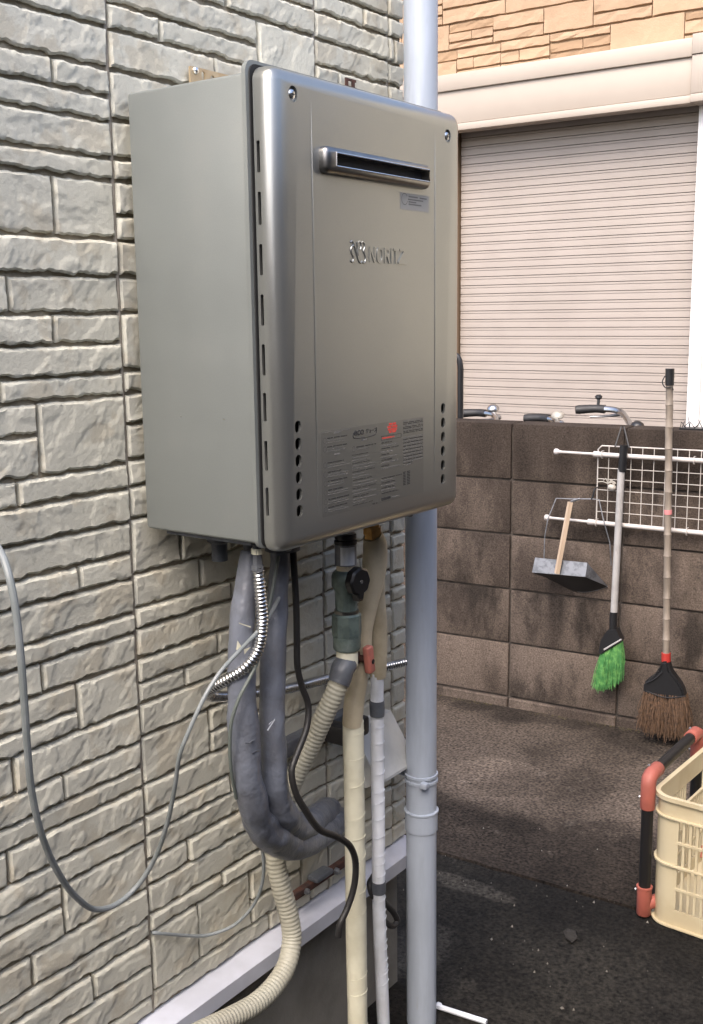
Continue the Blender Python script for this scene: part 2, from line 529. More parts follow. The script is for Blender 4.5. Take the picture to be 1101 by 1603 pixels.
# middle panel, behind and below the heater
zB = [0.8340, 0.7975, 0.7555, 0.7155, 0.6825, 0.6304, 0.5655, 0.5147, 0.4851, 0.4388, 0.4052, 0.3565, 0.3063, 0.2259, 0.1943, 0.1497, 0.0986,
      0.0596, 0.0126, -0.0706, -0.1216, -0.1531, -0.1991, -0.237, -0.2706, -0.3215, -0.3981, -0.448, -0.4805, -0.5223,
      -0.5632, -0.6122, -0.6407, -0.741, -0.776]
vB = {0: [.10, .33], 1: [.2309], 4: [.1979], 5: [.16], 7: [.21], 9: [.12, .30], 11: [.2], 13: [.16, .33], 15: [.1], 17: [.25],
      18: [.0871, .2, .33], 19: [.1283, .30], 20: [.1964, .36], 21: [.30], 24: [.30], 26: [.31], 27: [.1821, .3], 28: [.29],
      29: [.0778, .30], 30: [.29], 31: [.1536, .36], 33: [.2697, .39]}
rows(zB, S1, S2, vB, skip=(2, 3, 22, 23, 25, 32))
stone(S1, .2993, .7155, .7555); stone(S1, .0852, .6825, .7155); stone(.0852, .2993, .6825, .7155); stone(.2993, S2, .6825, .7555)
stone(S1, .1609, -.237, -.1991); stone(.1609, .32, -.237, -.1991)
stone(S1, .0861, -.2706, -.237); stone(.0861, .32, -.2706, -.237); stone(.32, S2, -.2706, -.1991)
stone(S1, .1372, -.3981, -.3215); stone(.1372, .31, -.3616, -.3215); stone(.1372, .31, -.3981, -.3616); stone(.31, S2, -.3981, -.3215)
stone(S1, .0936, -.741, -.6407); stone(.0936, .2222, -.741, -.6407); stone(.2222, .36, -.6963, -.6407); stone(.2222, .36, -.741, -.6963); stone(.36, S2, -.741, -.6407)
# right panel and the narrow strip up to the corner
zC = [0.87, 0.8311, 0.7975, 0.755, 0.713, 0.662, 0.60, 0.56, 0.50, 0.46, 0.38, 0.33, 0.28, 0.21, 0.17, 0.11, 0.06, 0.01, -0.036, -0.079, -0.1188, -0.1517, -0.1949,
      -0.2423, -0.2681, -0.3238, -0.3643, -0.4011, -0.4434, -0.4889, -0.5231, -0.565, -0.612, -0.645, -0.69, -0.738, -0.776]
vC = {1: [.5872], 4: [.51], 6: [.55], 9: [.58], 12: [.52], 15: [.57], 19: [.53, .618], 21: [.56], 22: [.60], 24: [.52], 25: [.59], 27: [.55], 28: [.61], 30: [.5, .6],
      32: [.56], 34: [.52]}
rows(zC, S2, S3, vC)
zD = [0.87, 0.8315, 0.7975, 0.7532, 0.7143, 0.66, 0.60, 0.56, 0.50, 0.46, 0.38, 0.33, 0.28, 0.21, 0.17, 0.11, 0.06, 0.01, -0.04, -0.08, -0.1264, -0.1534, -0.2052, -0.2339,
      -0.2613, -0.3233, -0.3604, -0.3952, -0.43, -0.48, -0.52, -0.57, -0.61, -0.65, -0.69, -0.738, -0.776]
rows(zD, S3, YC, {2: [.682]})
# courses outside the picture, joined
mb = MB()
rr = random.Random(3)
for (ya, yb, za, zb) in ((-2.0, LEFT, -0.776, 1.5), (LEFT, YC, 0.87, 1.5)):
    z = zb
    while z > za + 0.02:
        h = min(rr.choice((0.033, 0.038, 0.046, 0.05, 0.06)), z - za)
        if z - h - za < 0.02:
            h = z - za
        y = ya
        while y < yb - 0.01:
            w = rr.uniform(0.12, 0.4)
            if yb - (y + w) < 0.08:
                w = yb - y
            stone_geo(mb, y, y + w, z - h, z, rr.uniform(0, 900), 0.012)
            y += w
        z -= h
for (ya, yb, za, zb) in ((LEFT, S1, 0.7345, 0.87), (S1, S2, 0.834, 0.87)):
    stone_geo(mb, ya, yb, za, (za + zb) / 2, 12.3, 0.006); stone_geo(mb, ya, yb, (za + zb) / 2, zb, 45.1, 0.006)
o = mb.build('outlying_bricks', 'stone', siding, 50, fix=False)
o['kind'] = 'stuff'
# caulked upright seams
for i, y in enumerate((S1, S2, S3)):
    q = MB()
    q.tube([(XB + 0.0065, y + 0.0006 * noise.noise(Vector((k * 0.4, i, 0))), -0.776 + k * 0.04) for k in range(58)], 0.0036, 8, smooth=False)
    q.build('seam_sealant', 'caulk', siding)
# drip flashing at the foot of the siding
prof = [(-0.033, -0.7765), (-0.010, -0.7775), (0.018, -0.7830), (0.0205, -0.7845), (0.0205, -0.8120), (0.0185, -0.8120), (0.0185, -0.7890), (-0.033, -0.7830)]
MB().prism(prof, 'y', -2.6, 0.30).build('drip_flashing', 'flashing', house, 25)
MB().prism([(x + (0.0006 if x > 0 else 0), z + (0.0006 if z > -0.782 else 0)) for x, z in prof], 'y', 0.301, YC).build('drip_flashing', 'flashing', house, 25)

# wall vent hood beside the pipes
hood = MB()
y0, y1 = 0.50, 0.628
hood.prism([(-0.020, -0.468), (0.004, -0.470), (0.062, -0.560), (0.062, -0.566), (0.055, -0.566), (0.0, -0.480), (-0.020, -0.476)], 'y', y0, y1)
for y in (y0, y1 - 0.002):
    hood.prism([(-0.020, -0.470), (0.003, -0.472), (0.0605, -0.562), (-0.020, -0.606)], 'y', y - 0.0007, y + 0.002)
hood.build('vent_hood', 'vent_paint', house, 25)
q = MB()
for k in range(6):
    q.box(-0.018, -0.010, y0 + 0.008, y1 - 0.008, -0.592 + k * 0.018, -0.586 + k * 0.018)
q.build('vent_louvre', 'vent_paint', house, 25)

# ---------------------------------------------------------------- water heater
heater = thing('water_heater', 'silver wall hung gas water heater with embossed lettering and exhaust slot', 'water heater', (0.0, 0.235, 0.0))
HX0, HX1, HF = 0.0, 0.2137, 0.2525
MB().box(0.0, HX1, 0.0, 0.47, 0.0, 0.60, 0.006, 3).build('case', 'steel_body', heater, 25)
# flange around the case, with a black strip painted in for the shaded groove
xedge = lambda a, b: abs(a.x - b.x) > 1e-4
fl = MB().box(HX1 - 0.003, HX1 + 0.0035, -0.0045, 0.4735, -0.0060, 0.6140, 0.014, 4, xedge)
fl.build('flange', 'steel_body', heater, 40)
MB().box(HX1 + 0.003, HX1 + 0.0052, 0.0016, 0.4680, -0.0045, 0.6095, 0.012, 4, xedge).build('groove_shade', 'inside_dark', heater, 40)

# front cover: hollow pressed shell with slots and holes cut through it
CX0, CY0, CY1, CZ0, CZ1 = HX1 + 0.0085, 0.003, 0.467, -0.0105, 0.6065
def rshell(x0, x1, y0, y1, z0, z1, r):
    s = MB().box(x0, x1, y0, y1, z0, z1, r, 6, lambda a, b: not (abs(a.x - x0) < 1e-5 and abs(b.x - x0) < 1e-5))
    return s.mesh('cover_solid')
shell = rshell(CX0, HF, CY0, CY1, CZ0, CZ1, 0.0185)
cutters = MB()
inner = MB().box(CX0 - 0.01, HF - 0.0042, CY0 + 0.0042, CY1 - 0.0042, CZ0 + 0.0042, CZ1 - 0.0042, 0.014, 4,
                 lambda a, b: not (a.x < CX0 and b.x < CX0))
shell = cut(shell, inner.mesh('inner'))
def capsule(y, z, ry, rz, x0, x1, seg=20):
    p = []
    for k in range(seg):
        a = 2 * math.pi * k / seg
        p.append((y + ry * math.cos(a), z + (rz - ry) * (1 if math.sin(a) >= 0 else -1) + ry * math.sin(a)))
    return p
HOLES = []
for (yh, za, zb) in ((0.0413, 0.1560, 0.0430), (0.4112, 0.1532, 0.0395)):
    for k in range(6):
        HOLES.append((yh, za + (zb - za) * k / 5))
for (y, z) in HOLES:
    cutters.prism(capsule(y, z, 0.0064, 0.0082, 0, 0), 'x', HF - 0.02, HF + 0.01)
SLOTS = [(0.5165, 0.4776), (0.4545, 0.4139), (0.3904, 0.3516), (0.3277, 0.2882), (0.2647, 0.2246), (0.2024, 0.165), (0.1399, 0.1001), (0.0781, 0.0395)]
for (zt, zb) in SLOTS:
    cutters.box(0.2262, 0.2312, -0.01, 0.012, zb, zt, 0.0015, 2, lambda a, b: abs(a.y - b.y) > 1e-4)
SCREWS = [(0.0452, 0.5748), (0.4230, 0.5690)]
for (y, z) in SCREWS:
    cutters.prism(capsule(y, z, 0.0088, 0.0098, 0, 0, 28), 'x', HF - 0.0040, HF + 0.01)
shell = cut(shell, cutters.mesh('cutters'))
# two pressed creases beside the middle panel
d = 0.0
crease = MB()
for yy in (0.0812, 0.3852):
    n0 = 22
    vs = []
    for k in range(n0 + 1):
        z = 0.030 + (0.572 - 0.030) * k / n0
        dd = 0.0020 * min(1.0, 6 * k / n0 + 0.02, 6 * (1 - k / n0) + 0.02)
        vs += [(HF + 0.003, yy - 0.0032, z), (HF + 0.003, yy + 0.0032, z), (HF - d * 0.4 - dd, yy + 0.0006, z), (HF - d * 0.4 - dd, yy - 0.0006, z)]
    fs = [(3, 2, 1, 0), tuple(4 * n0 + q for q in range(4))]
    for k in range(n0):
        for q in range(4):
            fs.append((4 * k + q, 4 * k + (q + 1) % 4, 4 * k + 4 + (q + 1) % 4, 4 * k + 4 + q))
    crease.add(vs, fs)
shell = cut(shell, crease.mesh('crease'))
cover = obj('front_cover', shell, 'steel_cover', heater, 28)
PF = HF                                                      # plane of the front
MB().box(HX1 + 0.008, HX1 + 0.009, 0.010, 0.460, 0.004, 0.588).build('inner_panel', 'inside_dark', heater, 0)
for (y, z) in SCREWS:
    sc = MB().lathe((HF - 0.0036, y, z), (1, 0, 0), [(0, 0.0066), (0.0014, 0.0066), (0.0030, 0.0052), (0.0036, 0.003), (0.0037, 0.0004)], 20)
    so = sc.build('screw', 'steel_bright', heater)
    x = MB()
    x.box(HF - 0.0004, HF + 0.0004, y - 0.0032, y + 0.0032, z - 0.0006, z + 0.0006)
    x.box(HF - 0.0005, HF + 0.0005, y - 0.0006, y + 0.0006, z - 0.0032, z + 0.0032)
    x.build('screw_slot', 'inside_dark', so, 0)
for y in (0.040, 0.345):
    MB().lathe((0.232, y, CZ0 + 0.0015), (0, 0, -1), [(0, 0.005), (0.003, 0.005), (0.0045, 0.003)], 14).build('screw', 'steel_dark', heater)

# exhaust outlet: bevelled bar with a long slot
VY0, VY1, VZ0, VZ1, VX = 0.0965, 0.3555, 0.4835, 0.5185, 0.2660
bar = MB().box(PF - 0.002, VX, VY0, VY1, VZ0, VZ1, 0.0085, 4, lambda a, b: not (abs(a.x - (PF - 0.002)) < 1e-5 and abs(b.x - (PF - 0.002)) < 1e-5)).mesh('bar')
cz = MB()
yl, yr, zl, zh = 0.120, 0.3460, 0.4955, 0.5085
cz.add([(VX + 0.003, yl - 0.004, zl - 0.003), (VX + 0.003, yr + 0.002, zl - 0.003), (VX + 0.003, yr + 0.002, zh + 0.003), (VX + 0.003, yl - 0.004, zh + 0.003),
        (PF - 0.003, yl + 0.002, zl + 0.001), (PF - 0.003, yr, zl + 0.001), (PF - 0.003, yr, zh - 0.001), (PF - 0.003, yl + 0.002, zh - 0.001)],
       [(3, 2, 1, 0), (4, 5, 6, 7), (0, 1, 5, 4), (1, 2, 6, 5), (2, 3, 7, 6), (3, 0, 4, 7)])
vent = obj('exhaust_outlet', cut(bar, cz.mesh('slot')), 'steel_dark', heater, 28)
MB().box(PF - 0.001, PF + 0.0008, yl - 0.002, yr + 0.003, zl - 0.002, zh + 0.002).build('slot_back', 'inside_dark', vent, 0)
MB().tube([(VX + 0.0002, yl - 0.003, zl - 0.002), (VX + 0.0002, yr + 0.0015, zl - 0.002), (VX + 0.0002, yr + 0.0015, zh + 0.002), (VX + 0.0002, yl - 0.003, zh + 0.002), (VX + 0.0002, yl - 0.003, zl - 0.002)],
          0.0011, 8, smooth=False).build('slot_lip', 'steel_bright', vent)

# embossed lettering and sign
def place_front(mb, vs, fs, y, z, x):
    mb.add([(x + c, y + a, z + b) for a, b, c in vs], fs)
em = MB()
LH = [0.0]
def bar_(poly):
    LH[0] += 0.00004
    em.prism(poly, 'x', PF - 0.001, PF + 0.0009 + LH[0])
def ring_(y, z, ry, rz, w, a0=0.0, a1=360.0, n=26):
    a = [math.radians(a0 + (a1 - a0) * k / n) for k in range(n + 1)]
    sq = lambda c: math.copysign(abs(c) ** 0.62, c)
    LH[0] += 0.00004
    x1 = PF + 0.0009 + LH[0]
    vs = []
    for t in a:
        for (k1, k2) in ((ry, rz), (ry - w, rz - w)):
            for x in (PF - 0.001, x1):
                vs.append((x, y + k1 * sq(math.cos(t)), z + k2 * sq(math.sin(t))))
    fs = []
    for k in range(n):
        p = 4 * k
        fs += [(p + 1, p + 5, p + 7, p + 3), (p, p + 1, p + 5, p + 4), (p + 2, p + 6, p + 7, p + 3)]
    em.add(vs, fs)
zb_, hh, ww = 0.3732, 0.0218, 0.0034
zt_ = zb_ + hh
rect = lambda a, b, c, d_: [(a, c), (b, c), (b, d_), (a, d_)]
y = 0.2090                                                  # N
bar_(rect(y, y + ww, zb_, zt_)); bar_(rect(y + 0.0125, y + 0.0125 + ww, zb_, zt_)); bar_([(y, zt_), (y + 0.0040, zt_), (y + 0.0159, zb_), (y + 0.0119, zb_)])
y = 0.2278                                                  # O
ring_(y + 0.0080, zb_ + hh / 2, 0.0080, hh / 2, ww)
y = 0.2468                                                  # R
bar_(rect(y, y + ww, zb_, zt_)); bar_(rect(y + ww - 0.0004, y + 0.0075, zt_ - ww, zt_)); bar_(rect(y + ww - 0.0004, y + 0.0075, zb_ + 0.0095, zb_ + 0.0095 + ww))
ring_(y + 0.0070, zt_ - 0.0062 + 0.0002, 0.0068, 0.0062, ww, -90, 90, 14); bar_([(y + 0.0066, zb_ + 0.0098), (y + 0.0105, zb_ + 0.0098), (y + 0.0148, zb_), (y + 0.0108, zb_)])
y = 0.2638                                                  # I
bar_(rect(y, y + ww, zb_, zt_))
y = 0.2695                                                  # T
bar_(rect(y, y + 0.0150, zt_ - ww, zt_)); bar_(rect(y + 0.0052, y + 0.0052 + ww, zb_, zt_ - ww + 0.0003))
y = 0.2835                                                  # Z
bar_(rect(y + 0.003, y + 0.0185, zt_ - ww, zt_)); bar_([(y - 0.001, zb_ + ww), (y + 0.0036, zb_ + ww), (y + 0.0172, zt_ - ww), (y + 0.0126, zt_ - ww)]); bar_(rect(y - 0.001, y + 0.0200, zb_, zb_ + ww))
em.build('lettering', 'steel_cover', cover, 40)
mk = MB()
def stroke(pts, r=0.0013):
    mk.tube([(PF + 0.0002, y, z) for y, z in pts], r, 8, step=0.002, flat=1.0)
y0, z0 = 0.1640, 0.3720
K = 0.029
for pts in ([(0.00, .10), (.06, .02), (.16, .05), (.18, .25), (.06, .45), (.05, .65), (.18, .80), (.30, .72)],
            [(.02, .92), (.10, 1.0), (.22, .85), (.44, .28), (.56, .04), (.66, .0), (.74, .08)],
            [(.40, .95), (.46, .72), (.46, .45), (.50, .34)],
            [(.56, 1.0), (.66, .95), (.70, .78), (.66, .62)],
            [(.78, 1.0), (.90, .92), (.92, .72), (.84, .55), (.94, .38), (.98, .18), (.90, .02), (.78, .02)]):
    stroke([(y0 + a * 0.037, z0 + b * K) for a, b in pts])
mk.build('emblem', 'steel_cover', cover, 60)

# printed stickers
def sticker(name, y0, y1, z0, z1, m, parent=cover, dx=0.0003):
    return MB().box(PF + 0.0001, PF + dx, y0, y1, z0, z1).build(name, m, parent, 0)
st = sticker('sticker', 0.2888, 0.3676, 0.4515, 0.4755, 'sticker')
pr_ = MB()
for z, a, b in ((.4700, .006, .030), (.4700, .036, .055), (.4660, .004, .045), (.4625, .006, .026), (.4592, .006, .040)):
    pr_.box(PF + 0.0003, PF + 0.0006, 0.306 + a, 0.306 + b, z, z + 0.0018)
for k in range(14):
    a0, a1 = 2 * math.pi * k / 14 * 0.86 + 0.6, 2 * math.pi * (k + 1) / 14 * 0.86 + 0.6
    cy, cz_ = 0.3005, 0.4665
    pr_.add([(PF + 0.0005, cy + 0.0085 * math.cos(a0), cz_ + 0.0085 * math.sin(a0)), (PF + 0.0005, cy + 0.0085 * math.cos(a1), cz_ + 0.0085 * math.sin(a1)),
             (PF + 0.0005, cy + 0.0075 * math.cos(a1), cz_ + 0.0075 * math.sin(a1)), (PF + 0.0005, cy + 0.0075 * math.cos(a0), cz_ + 0.0075 * math.sin(a0))], [(0, 1, 2, 3)])
pr_.build('print', 'print_grey', st, 0, fix=False)
# the big rating and warning sheet
sh = sticker('rating_sheet', 0.0915, 0.3520, 0.0265, 0.1450, 'sticker_clear')
bl, gr = MB(), MB()
rr = random.Random(21)
X0, X1 = PF + 0.0003, PF + 0.0006
def dash(mbx, y0, y1, z, h):
    y = y0
    while y < y1:
        w = min(rr.uniform(0.004, 0.016), y1 - y)
        mbx.box(X0, X1, y, y + w, z, z + h)
        y += w + rr.uniform(0.0008, 0.003)
def ring(mbx, cy, cz_, r, t=0.0007):
    n = 12
    vs = []
    for k in range(n):
        a = 2 * math.pi * k / n
        vs += [(X1, cy + r * math.cos(a), cz_ + r * math.sin(a)), (X1, cy + (r - t) * math.cos(a), cz_ + (r - t) * math.sin(a))]
    mbx.add(vs, [(2 * k, 2 * k + 1, (2 * k + 3) % (2 * n), (2 * k + 2) % (2 * n)) for k in range(n)])
# column 1 and 2: warnings with round signs
dash(gr, 0.0935, 0.160, 0.1425, 0.0008)
for i, z in enumerate((0.1330, 0.1210, 0.0990, 0.0860, 0.0735, 0.0610, 0.0480, 0.0370)):
    ring(gr, 0.0985, z - 0.001, 0.0042)
    dash(bl, 0.1045, 0.1045 + rr.uniform(0.03, 0.05), z + 0.001, 0.0014)
    for q in range(2):
        dash(gr, 0.1045, 0.1045 + rr.uniform(0.035, 0.052), z - 0.0022 - q * 0.003, 0.0008)
for z in (0.1395, 0.1095):
    dash(gr, 0.120, 0.134, z, 0.0024)
ring(gr, 0.1660, 0.1135, 0.0042)
dash(gr, 0.186, 0.200, 0.1235, 0.0024)
dash(bl, 0.173, 0.222, 0.1150, 0.0014); dash(gr, 0.173, 0.205, 0.1115, 0.0009)
for k in range(19):
    dash(gr if k % 3 else bl, 0.163, 0.163 + rr.uniform(0.03, 0.062), 0.1045 - k * 0.0040, 0.0009)
dash(bl, 0.212, 0.224, 0.0275, 0.0013)
# column 3: rating table
for k, z in enumerate((0.1180, 0.1145, 0.1100, 0.1060, 0.1005, 0.0970, 0.0930, 0.0890, 0.0850, 0.0800, 0.0765, 0.0620, 0.0585, 0.0550, 0.0510, 0.0475, 0.0440, 0.0395)):
    dash(bl if k % 2 else gr, 0.236, 0.236 + rr.uniform(0.02, 0.055), z, 0.0013)
bl.box(X0, X1, 0.2355, 0.2890, 0.1245, 0.1250); bl.box(X0, X1, 0.2355, 0.2890, 0.1190, 0.1194)
bl.box(X0, X1, 0.2355, 0.2360, 0.119, 0.125); bl.box(X0, X1, 0.2885, 0.2890, 0.119, 0.125)
bl.box(X0, X1, 0.2350, 0.2590, 0.0295, 0.0335)
dash(gr, 0.264, 0.285, 0.0305, 0.0012)
# column 4: dense blocks
for k in range(9):
    dash(bl if k % 3 else gr, 0.2945, 0.3500, 0.1415 - k * 0.0022, 0.0011)
for k in range(17):
    dash(bl if k % 2 else gr, 0.2945, 0.350 - (0.03 if k > 14 else 0), 0.1165 - k * 0.0026, 0.0012)
for k in range(9):
    dash(bl, 0.2940, 0.3005, 0.0640 - k * 0.0024, 0.0015); dash(bl, 0.3050, 0.3130, 0.0640 - k * 0.0024, 0.0014)
vs, fs = text_mesh('eco', 0.0150, 0.0001, 0.0003, sx=1.15)
place_front(bl, vs, fs, 0.1665, 0.1325, PF + 0.0005)
vs, fs = text_mesh('ジョーズ', 0.0072, 0.0001, 0.0001, sx=1.0)
place_front(bl, vs, fs, 0.1960, 0.1335, PF + 0.0005)
bl.tube([(PF + 0.0004, 0.1655, 0.1370), (PF + 0.0004, 0.1650, 0.1310), (PF + 0.0004, 0.1680, 0.1290), (PF + 0.0004, 0.2180, 0.1290), (PF + 0.0004, 0.2225, 0.1310), (PF + 0.0004, 0.2235, 0.1395)], 0.0007, 6, step=0.002)
bl.build('black_print', 'print_black', sh, 0, fix=False)
gr.build('grey_print', 'print_grey', sh, 0, fix=False)
rd = MB()
for z, a in ((0.1405, .009), (0.1365, .0125), (0.1325, .012), (0.1290, .009)):
    dash(rd, 0.2655 - a, 0.2655 + a, z - 0.001, 0.0032)
dash(rd, 0.238, 0.270, 0.1208, 0.0022)
rd.build('red_print', 'print_red', sh, 0, fix=False)

# mounting brackets above the case
def holed_plate(y0, y1, z0, z1, x0, x1, holes):
    c = MB()
    for (y, z, ry, rz) in holes:
        c.prism(capsule(y, z, ry, rz, 0, 0, 14), 'x', x0 - 0.01, x1 + 0.01)
    return cut(MB().box(x0, x1, y0, y1, z0, z1, 0.002, 2, lambda a, b: abs(a.x - b.x) > 1e-4).mesh('plate'), c.mesh('holes'))
br = obj('mounting_bracket', holed_plate(0.131, 0.345, 0.585, 0.6575, -0.0075, -0.0045, [(0.1585, 0.6475, .004, .0065), (0.178, 0.6455, .0045, .006), (0.25, 0.64, .004, .006)]), 'zinc', heater, 30)
MB().lathe((-0.0046, 0.1415, 0.6520), (1, 0, 0), [(0, .0055), (.002, .0055), (.004, .0040), (.0047, .0008)], 16).build('screw', 'steel_bright', br)
MB().lathe((-0.0046, 0.325, 0.6500), (1, 0, 0), [(0, .0055), (.002, .0055), (.004, .0040), (.0047, .0008)], 16).build('screw', 'steel_bright', br)
b2 = MB()
for y in (0.512, 0.531):
    b2.box(-0.006, -0.0035, y, y + 0.0075, 0.655, 0.7015)
for k in range(3):
    b2.box(-0.0062, -0.0034, 0.512 + 0.003, 0.5385 + 0.004, 0.6975 - k * 0.0125, 0.7015 - k * 0.0125)
b2.build('rusty_bracket', 'rust_bracket', heater, 0)
# feet of the case against the wall and small scratches on the side
for z in (0.08, 0.50):
    MB().box(-0.0075, 0.002, 0.12, 0.35, z, z + 0.02).build('spacer', 'steel_body', heater, 0)
MB().add([(0.0780, -0.0003, 0.1672), (0.0818, -0.0003, 0.1655), (0.0815, -0.0003, 0.1645), (0.0778, -0.0003, 0.1662)], [(0, 1, 2, 3)]).build('scratch', 'steel_bright', heater, 0)
MB().add([(0.1580, -0.0003, 0.1662), (0.1612, -0.0003, 0.1657), (0.1612, -0.0003, 0.1647), (0.1580, -0.0003, 0.1650)], [(0, 1, 2, 3)]).build('scratch', 'steel_bright', heater, 0)
# dark underside fittings
uf = MB()
uf.box(0.03, 0.19, 0.012, 0.20, -0.006, 0.001)
uf.lathe((0.16, 0.115, 0.0), (0, 0, -1), [(0, 0.034), (0.020, 0.034), (0.024, 0.026), (0.034, 0.026)], 20)
uf.lathe((0.05, 0.10, 0.0), (0, 0, -1), [(0, 0.018), (0.03, 0.018), (0.034, 0.012), (0.06, 0.012)], 16)
uf.lathe((0.05, 0.17, 0.0), (0, 0, -1), [(0, 0.016), (0.03, 0.016), (0.034, 0.011), (0.07, 0.011)], 16)
uf.build('underside_fitting', 'tape_dark', heater)

# ---------------------------------------------------------------- pipes and cables under the heater
# corrugated steel conduit
cd = thing('flexible_conduit', 'shiny corrugated steel conduit curling left from the heater to the downpipe', 'conduit', (0.18, 0.0364, -0.0186))
MB().tube([(0.18, 0.0369, -0.0404), (0.18, 0.0406, -0.0813), (0.178, 0.0454, -0.1243), (0.17, 0.0419, -0.1668), (0.155, 0.0279, -0.1921), (0.125, 0.0184, -0.2131), (0.095, 0.023, -0.2318),
           (0.065, 0.0459, -0.2512), (0.035, 0.0924, -0.275), (0.02, 0.1522, -0.2946), (0.018, 0.2908, -0.3236), (0.018, 0.4175, -0.34), (0.03, 0.5207, -0.3518), (0.06, 0.606, -0.3519)],
          0.0080, 14, rib=0.12, pitch=0.0056).build('corrugated_tube', 'conduit', cd, 60)
MB().lathe((0.18, 0.0367, -0.0105), (0, 0, -1), [(0, .007), (.006, .007), (.0061, .0085), (.012, .0085), (.0121, .0065), (.028, .0075), (.029, .0095), (.036, .0095)], 6).build('connector_nut', 'tape_dark', cd)
MB().lathe((0.18, 0.0366, -0.015), (0, 0, -1), [(0, .0088), (.008, .0088)], 8).build('collar', 'tape_cream', cd)
MB().lathe((0.058, 0.6001, -0.352), (0.3, 0.9, 0.1), [(0, .0092), (.014, .0092), (.016, .012), (.024, .012)], 14).build('end_clamp', 'pvc', cd)

# two grey taped pipes that bend back into the wall
g = thing('insulated_pipe', 'grey taped heating pipe with torn white patches, left of the grey pair', 'pipe', (0.14, 0.0669, -0.0362), 'grey taped pipes')
MB().tube([(0.14, 0.0673, -0.0288), (0.14, 0.0602, -0.063), (0.14, 0.0487, -0.1074), (0.14, 0.0425, -0.1532), (0.14, 0.0414, -0.2101), (0.14, 0.0416, -0.268), (0.14, 0.0428, -0.337), (0.138, 0.0551, -0.4018),
           (0.128, 0.0891, -0.4618), (0.105, 0.1604, -0.5287), (0.08, 0.2465, -0.572), (0.05, 0.3363, -0.5978), (0, 0.4422, -0.6323), (-0.03, 0.4985, -0.6539)],
          [.0135, .0150, .0170, .0190, .0215, .0225, .0225, .0225, .0220, .0215, .0225, .0240, .0240, .024], 20, wob=0.16).build('taped_insulation', 'tape_grey', g, 60)
def patch(mb, poly, x):
    mb.add([(px_ + x, y, z) for px_, y, z in poly], [tuple(range(len(poly)))])
MB().tube([(0.134, 0.0647, -0.4187), (0.128, 0.0864, -0.4556), (0.118, 0.1209, -0.4934), (0.102, 0.1704, -0.5315), (0.088, 0.2165, -0.5571)], [.0190, .0242, .0252, .0246, .0190], 22, step=0.005, wob=0.24).build('tape_band', 'tape_grey', g, 60)
pt = MB()
for tri in (((0.156, 0.0127, -0.1449), (0.158, 0.0206, -0.1577), (0.156, 0.0146, -0.1621), (0.154, 0.0116, -0.158)), ((0.158, 0.0232, -0.1603), (0.159, 0.037, -0.1599), (0.1585, 0.0292, -0.1645), (0.158, 0.0242, -0.168)),
            ((0.155, 0.0176, -0.1203), (0.158, 0.0394, -0.1307), (0.158, 0.0394, -0.1325), (0.155, 0.0188, -0.1225))):
    pt.add([(x + 0.0035, y, z) for x, y, z in tri], [tuple(range(len(tri)))])
pt.build('torn_patch', 'tape_cream', g, 0)
g2_ = thing('insulated_pipe', 'grey taped heating pipe with pale scuffs, right of the grey pair', 'pipe', (0.14, 0.1295, -0.0478), 'grey taped pipes')
MB().tube([(0.14, 0.1328, -0.0387), (0.14, 0.1297, -0.0817), (0.14, 0.1237, -0.1243), (0.14, 0.1159, -0.1716), (0.14, 0.1093, -0.2292), (0.14, 0.1056, -0.288), (0.14, 0.1059, -0.359), (0.138, 0.1136, -0.4189),
           (0.118, 0.1559, -0.4808), (0.09, 0.225, -0.5307), (0.055, 0.3071, -0.5607), (0.01, 0.3985, -0.5933), (-0.03, 0.4664, -0.6255)],
          [.0140, .0155, .0165, .0180, .0195, .0200, .0205, .0205, .0205, .0215, .0225, .024, .024], 20, wob=0.16).build('taped_insulation', 'tape_grey', g2_, 60)
MB().tube([(0.139, 0.1099, -0.4038), (0.135, 0.1213, -0.433), (0.122, 0.1512, -0.4725), (0.102, 0.1973, -0.5105)], [.0180, .0228, .0232, .0180], 22, step=0.005, wob=0.24).build('tape_band', 'tape_grey', g2_, 60)
sc = MB()
sc.add([(0.1618, 0.0676, -0.2941), (0.1618, 0.0856, -0.2821), (0.1618, 0.0869, -0.2845), (0.1618, 0.0705, -0.296)], [(0, 1, 2, 3)])
sc.add([(0.1618, 0.0723, -0.2858), (0.1618, 0.0811, -0.2837), (0.1618, 0.0811, -0.2846), (0.1618, 0.0722, -0.2877)], [(0, 1, 2, 3)])
sc.build('scuff', 'tape_white', g2_, 0)
tt = MB()
tt.tube([(0.1622, 0.0335, -0.3178), (0.1625, 0.0416, -0.3176), (0.161, 0.0503, -0.3209)], 0.0012, 6, step=0.002)
tt.tube([(0.1632, 0.0167, -0.2964), (0.1636, 0.0258, -0.2994), (0.1625, 0.0368, -0.2994)], 0.0011, 6, step=0.002)
tt.build('tape_edge', 'tape_dark', g)
# gas line: threaded neck, cock with a black handle, union and ribbed hose
GAS = (0.14, 0.2976, -0.0424)
gas = thing('gas_pipe', 'ribbed cream gas hose with a green grey stop cock and black round handle', 'gas pipe', GAS)
gx, gy = 0.14, GAS[1]
Zs = [(0.14, 0.2976, -0.0424)[2], (0.14, 0.2973, -0.059)[2], (0.14, 0.2965, -0.0934)[2], (0.14, 0.2963, -0.1018)[2], (0.14, 0.2932, -0.1678)[2], (0.14, 0.293, -0.1731)[2], (0.14, 0.2922, -0.2114)[2], (0.14, 0.2917, -0.2349)[2], (0.14, 0.2912, -0.2554)[2], (0.14, 0.287, -0.2856)[2]]
def zc(name, m, za, zb, prof, seg=24, dx=0.0, dy=0.0):
    h = za - zb
    return MB().lathe((gx + dx, gy + dy, za), (0, 0, -1), [(f * h, r) for f, r in prof], seg).build(name, m, gas)
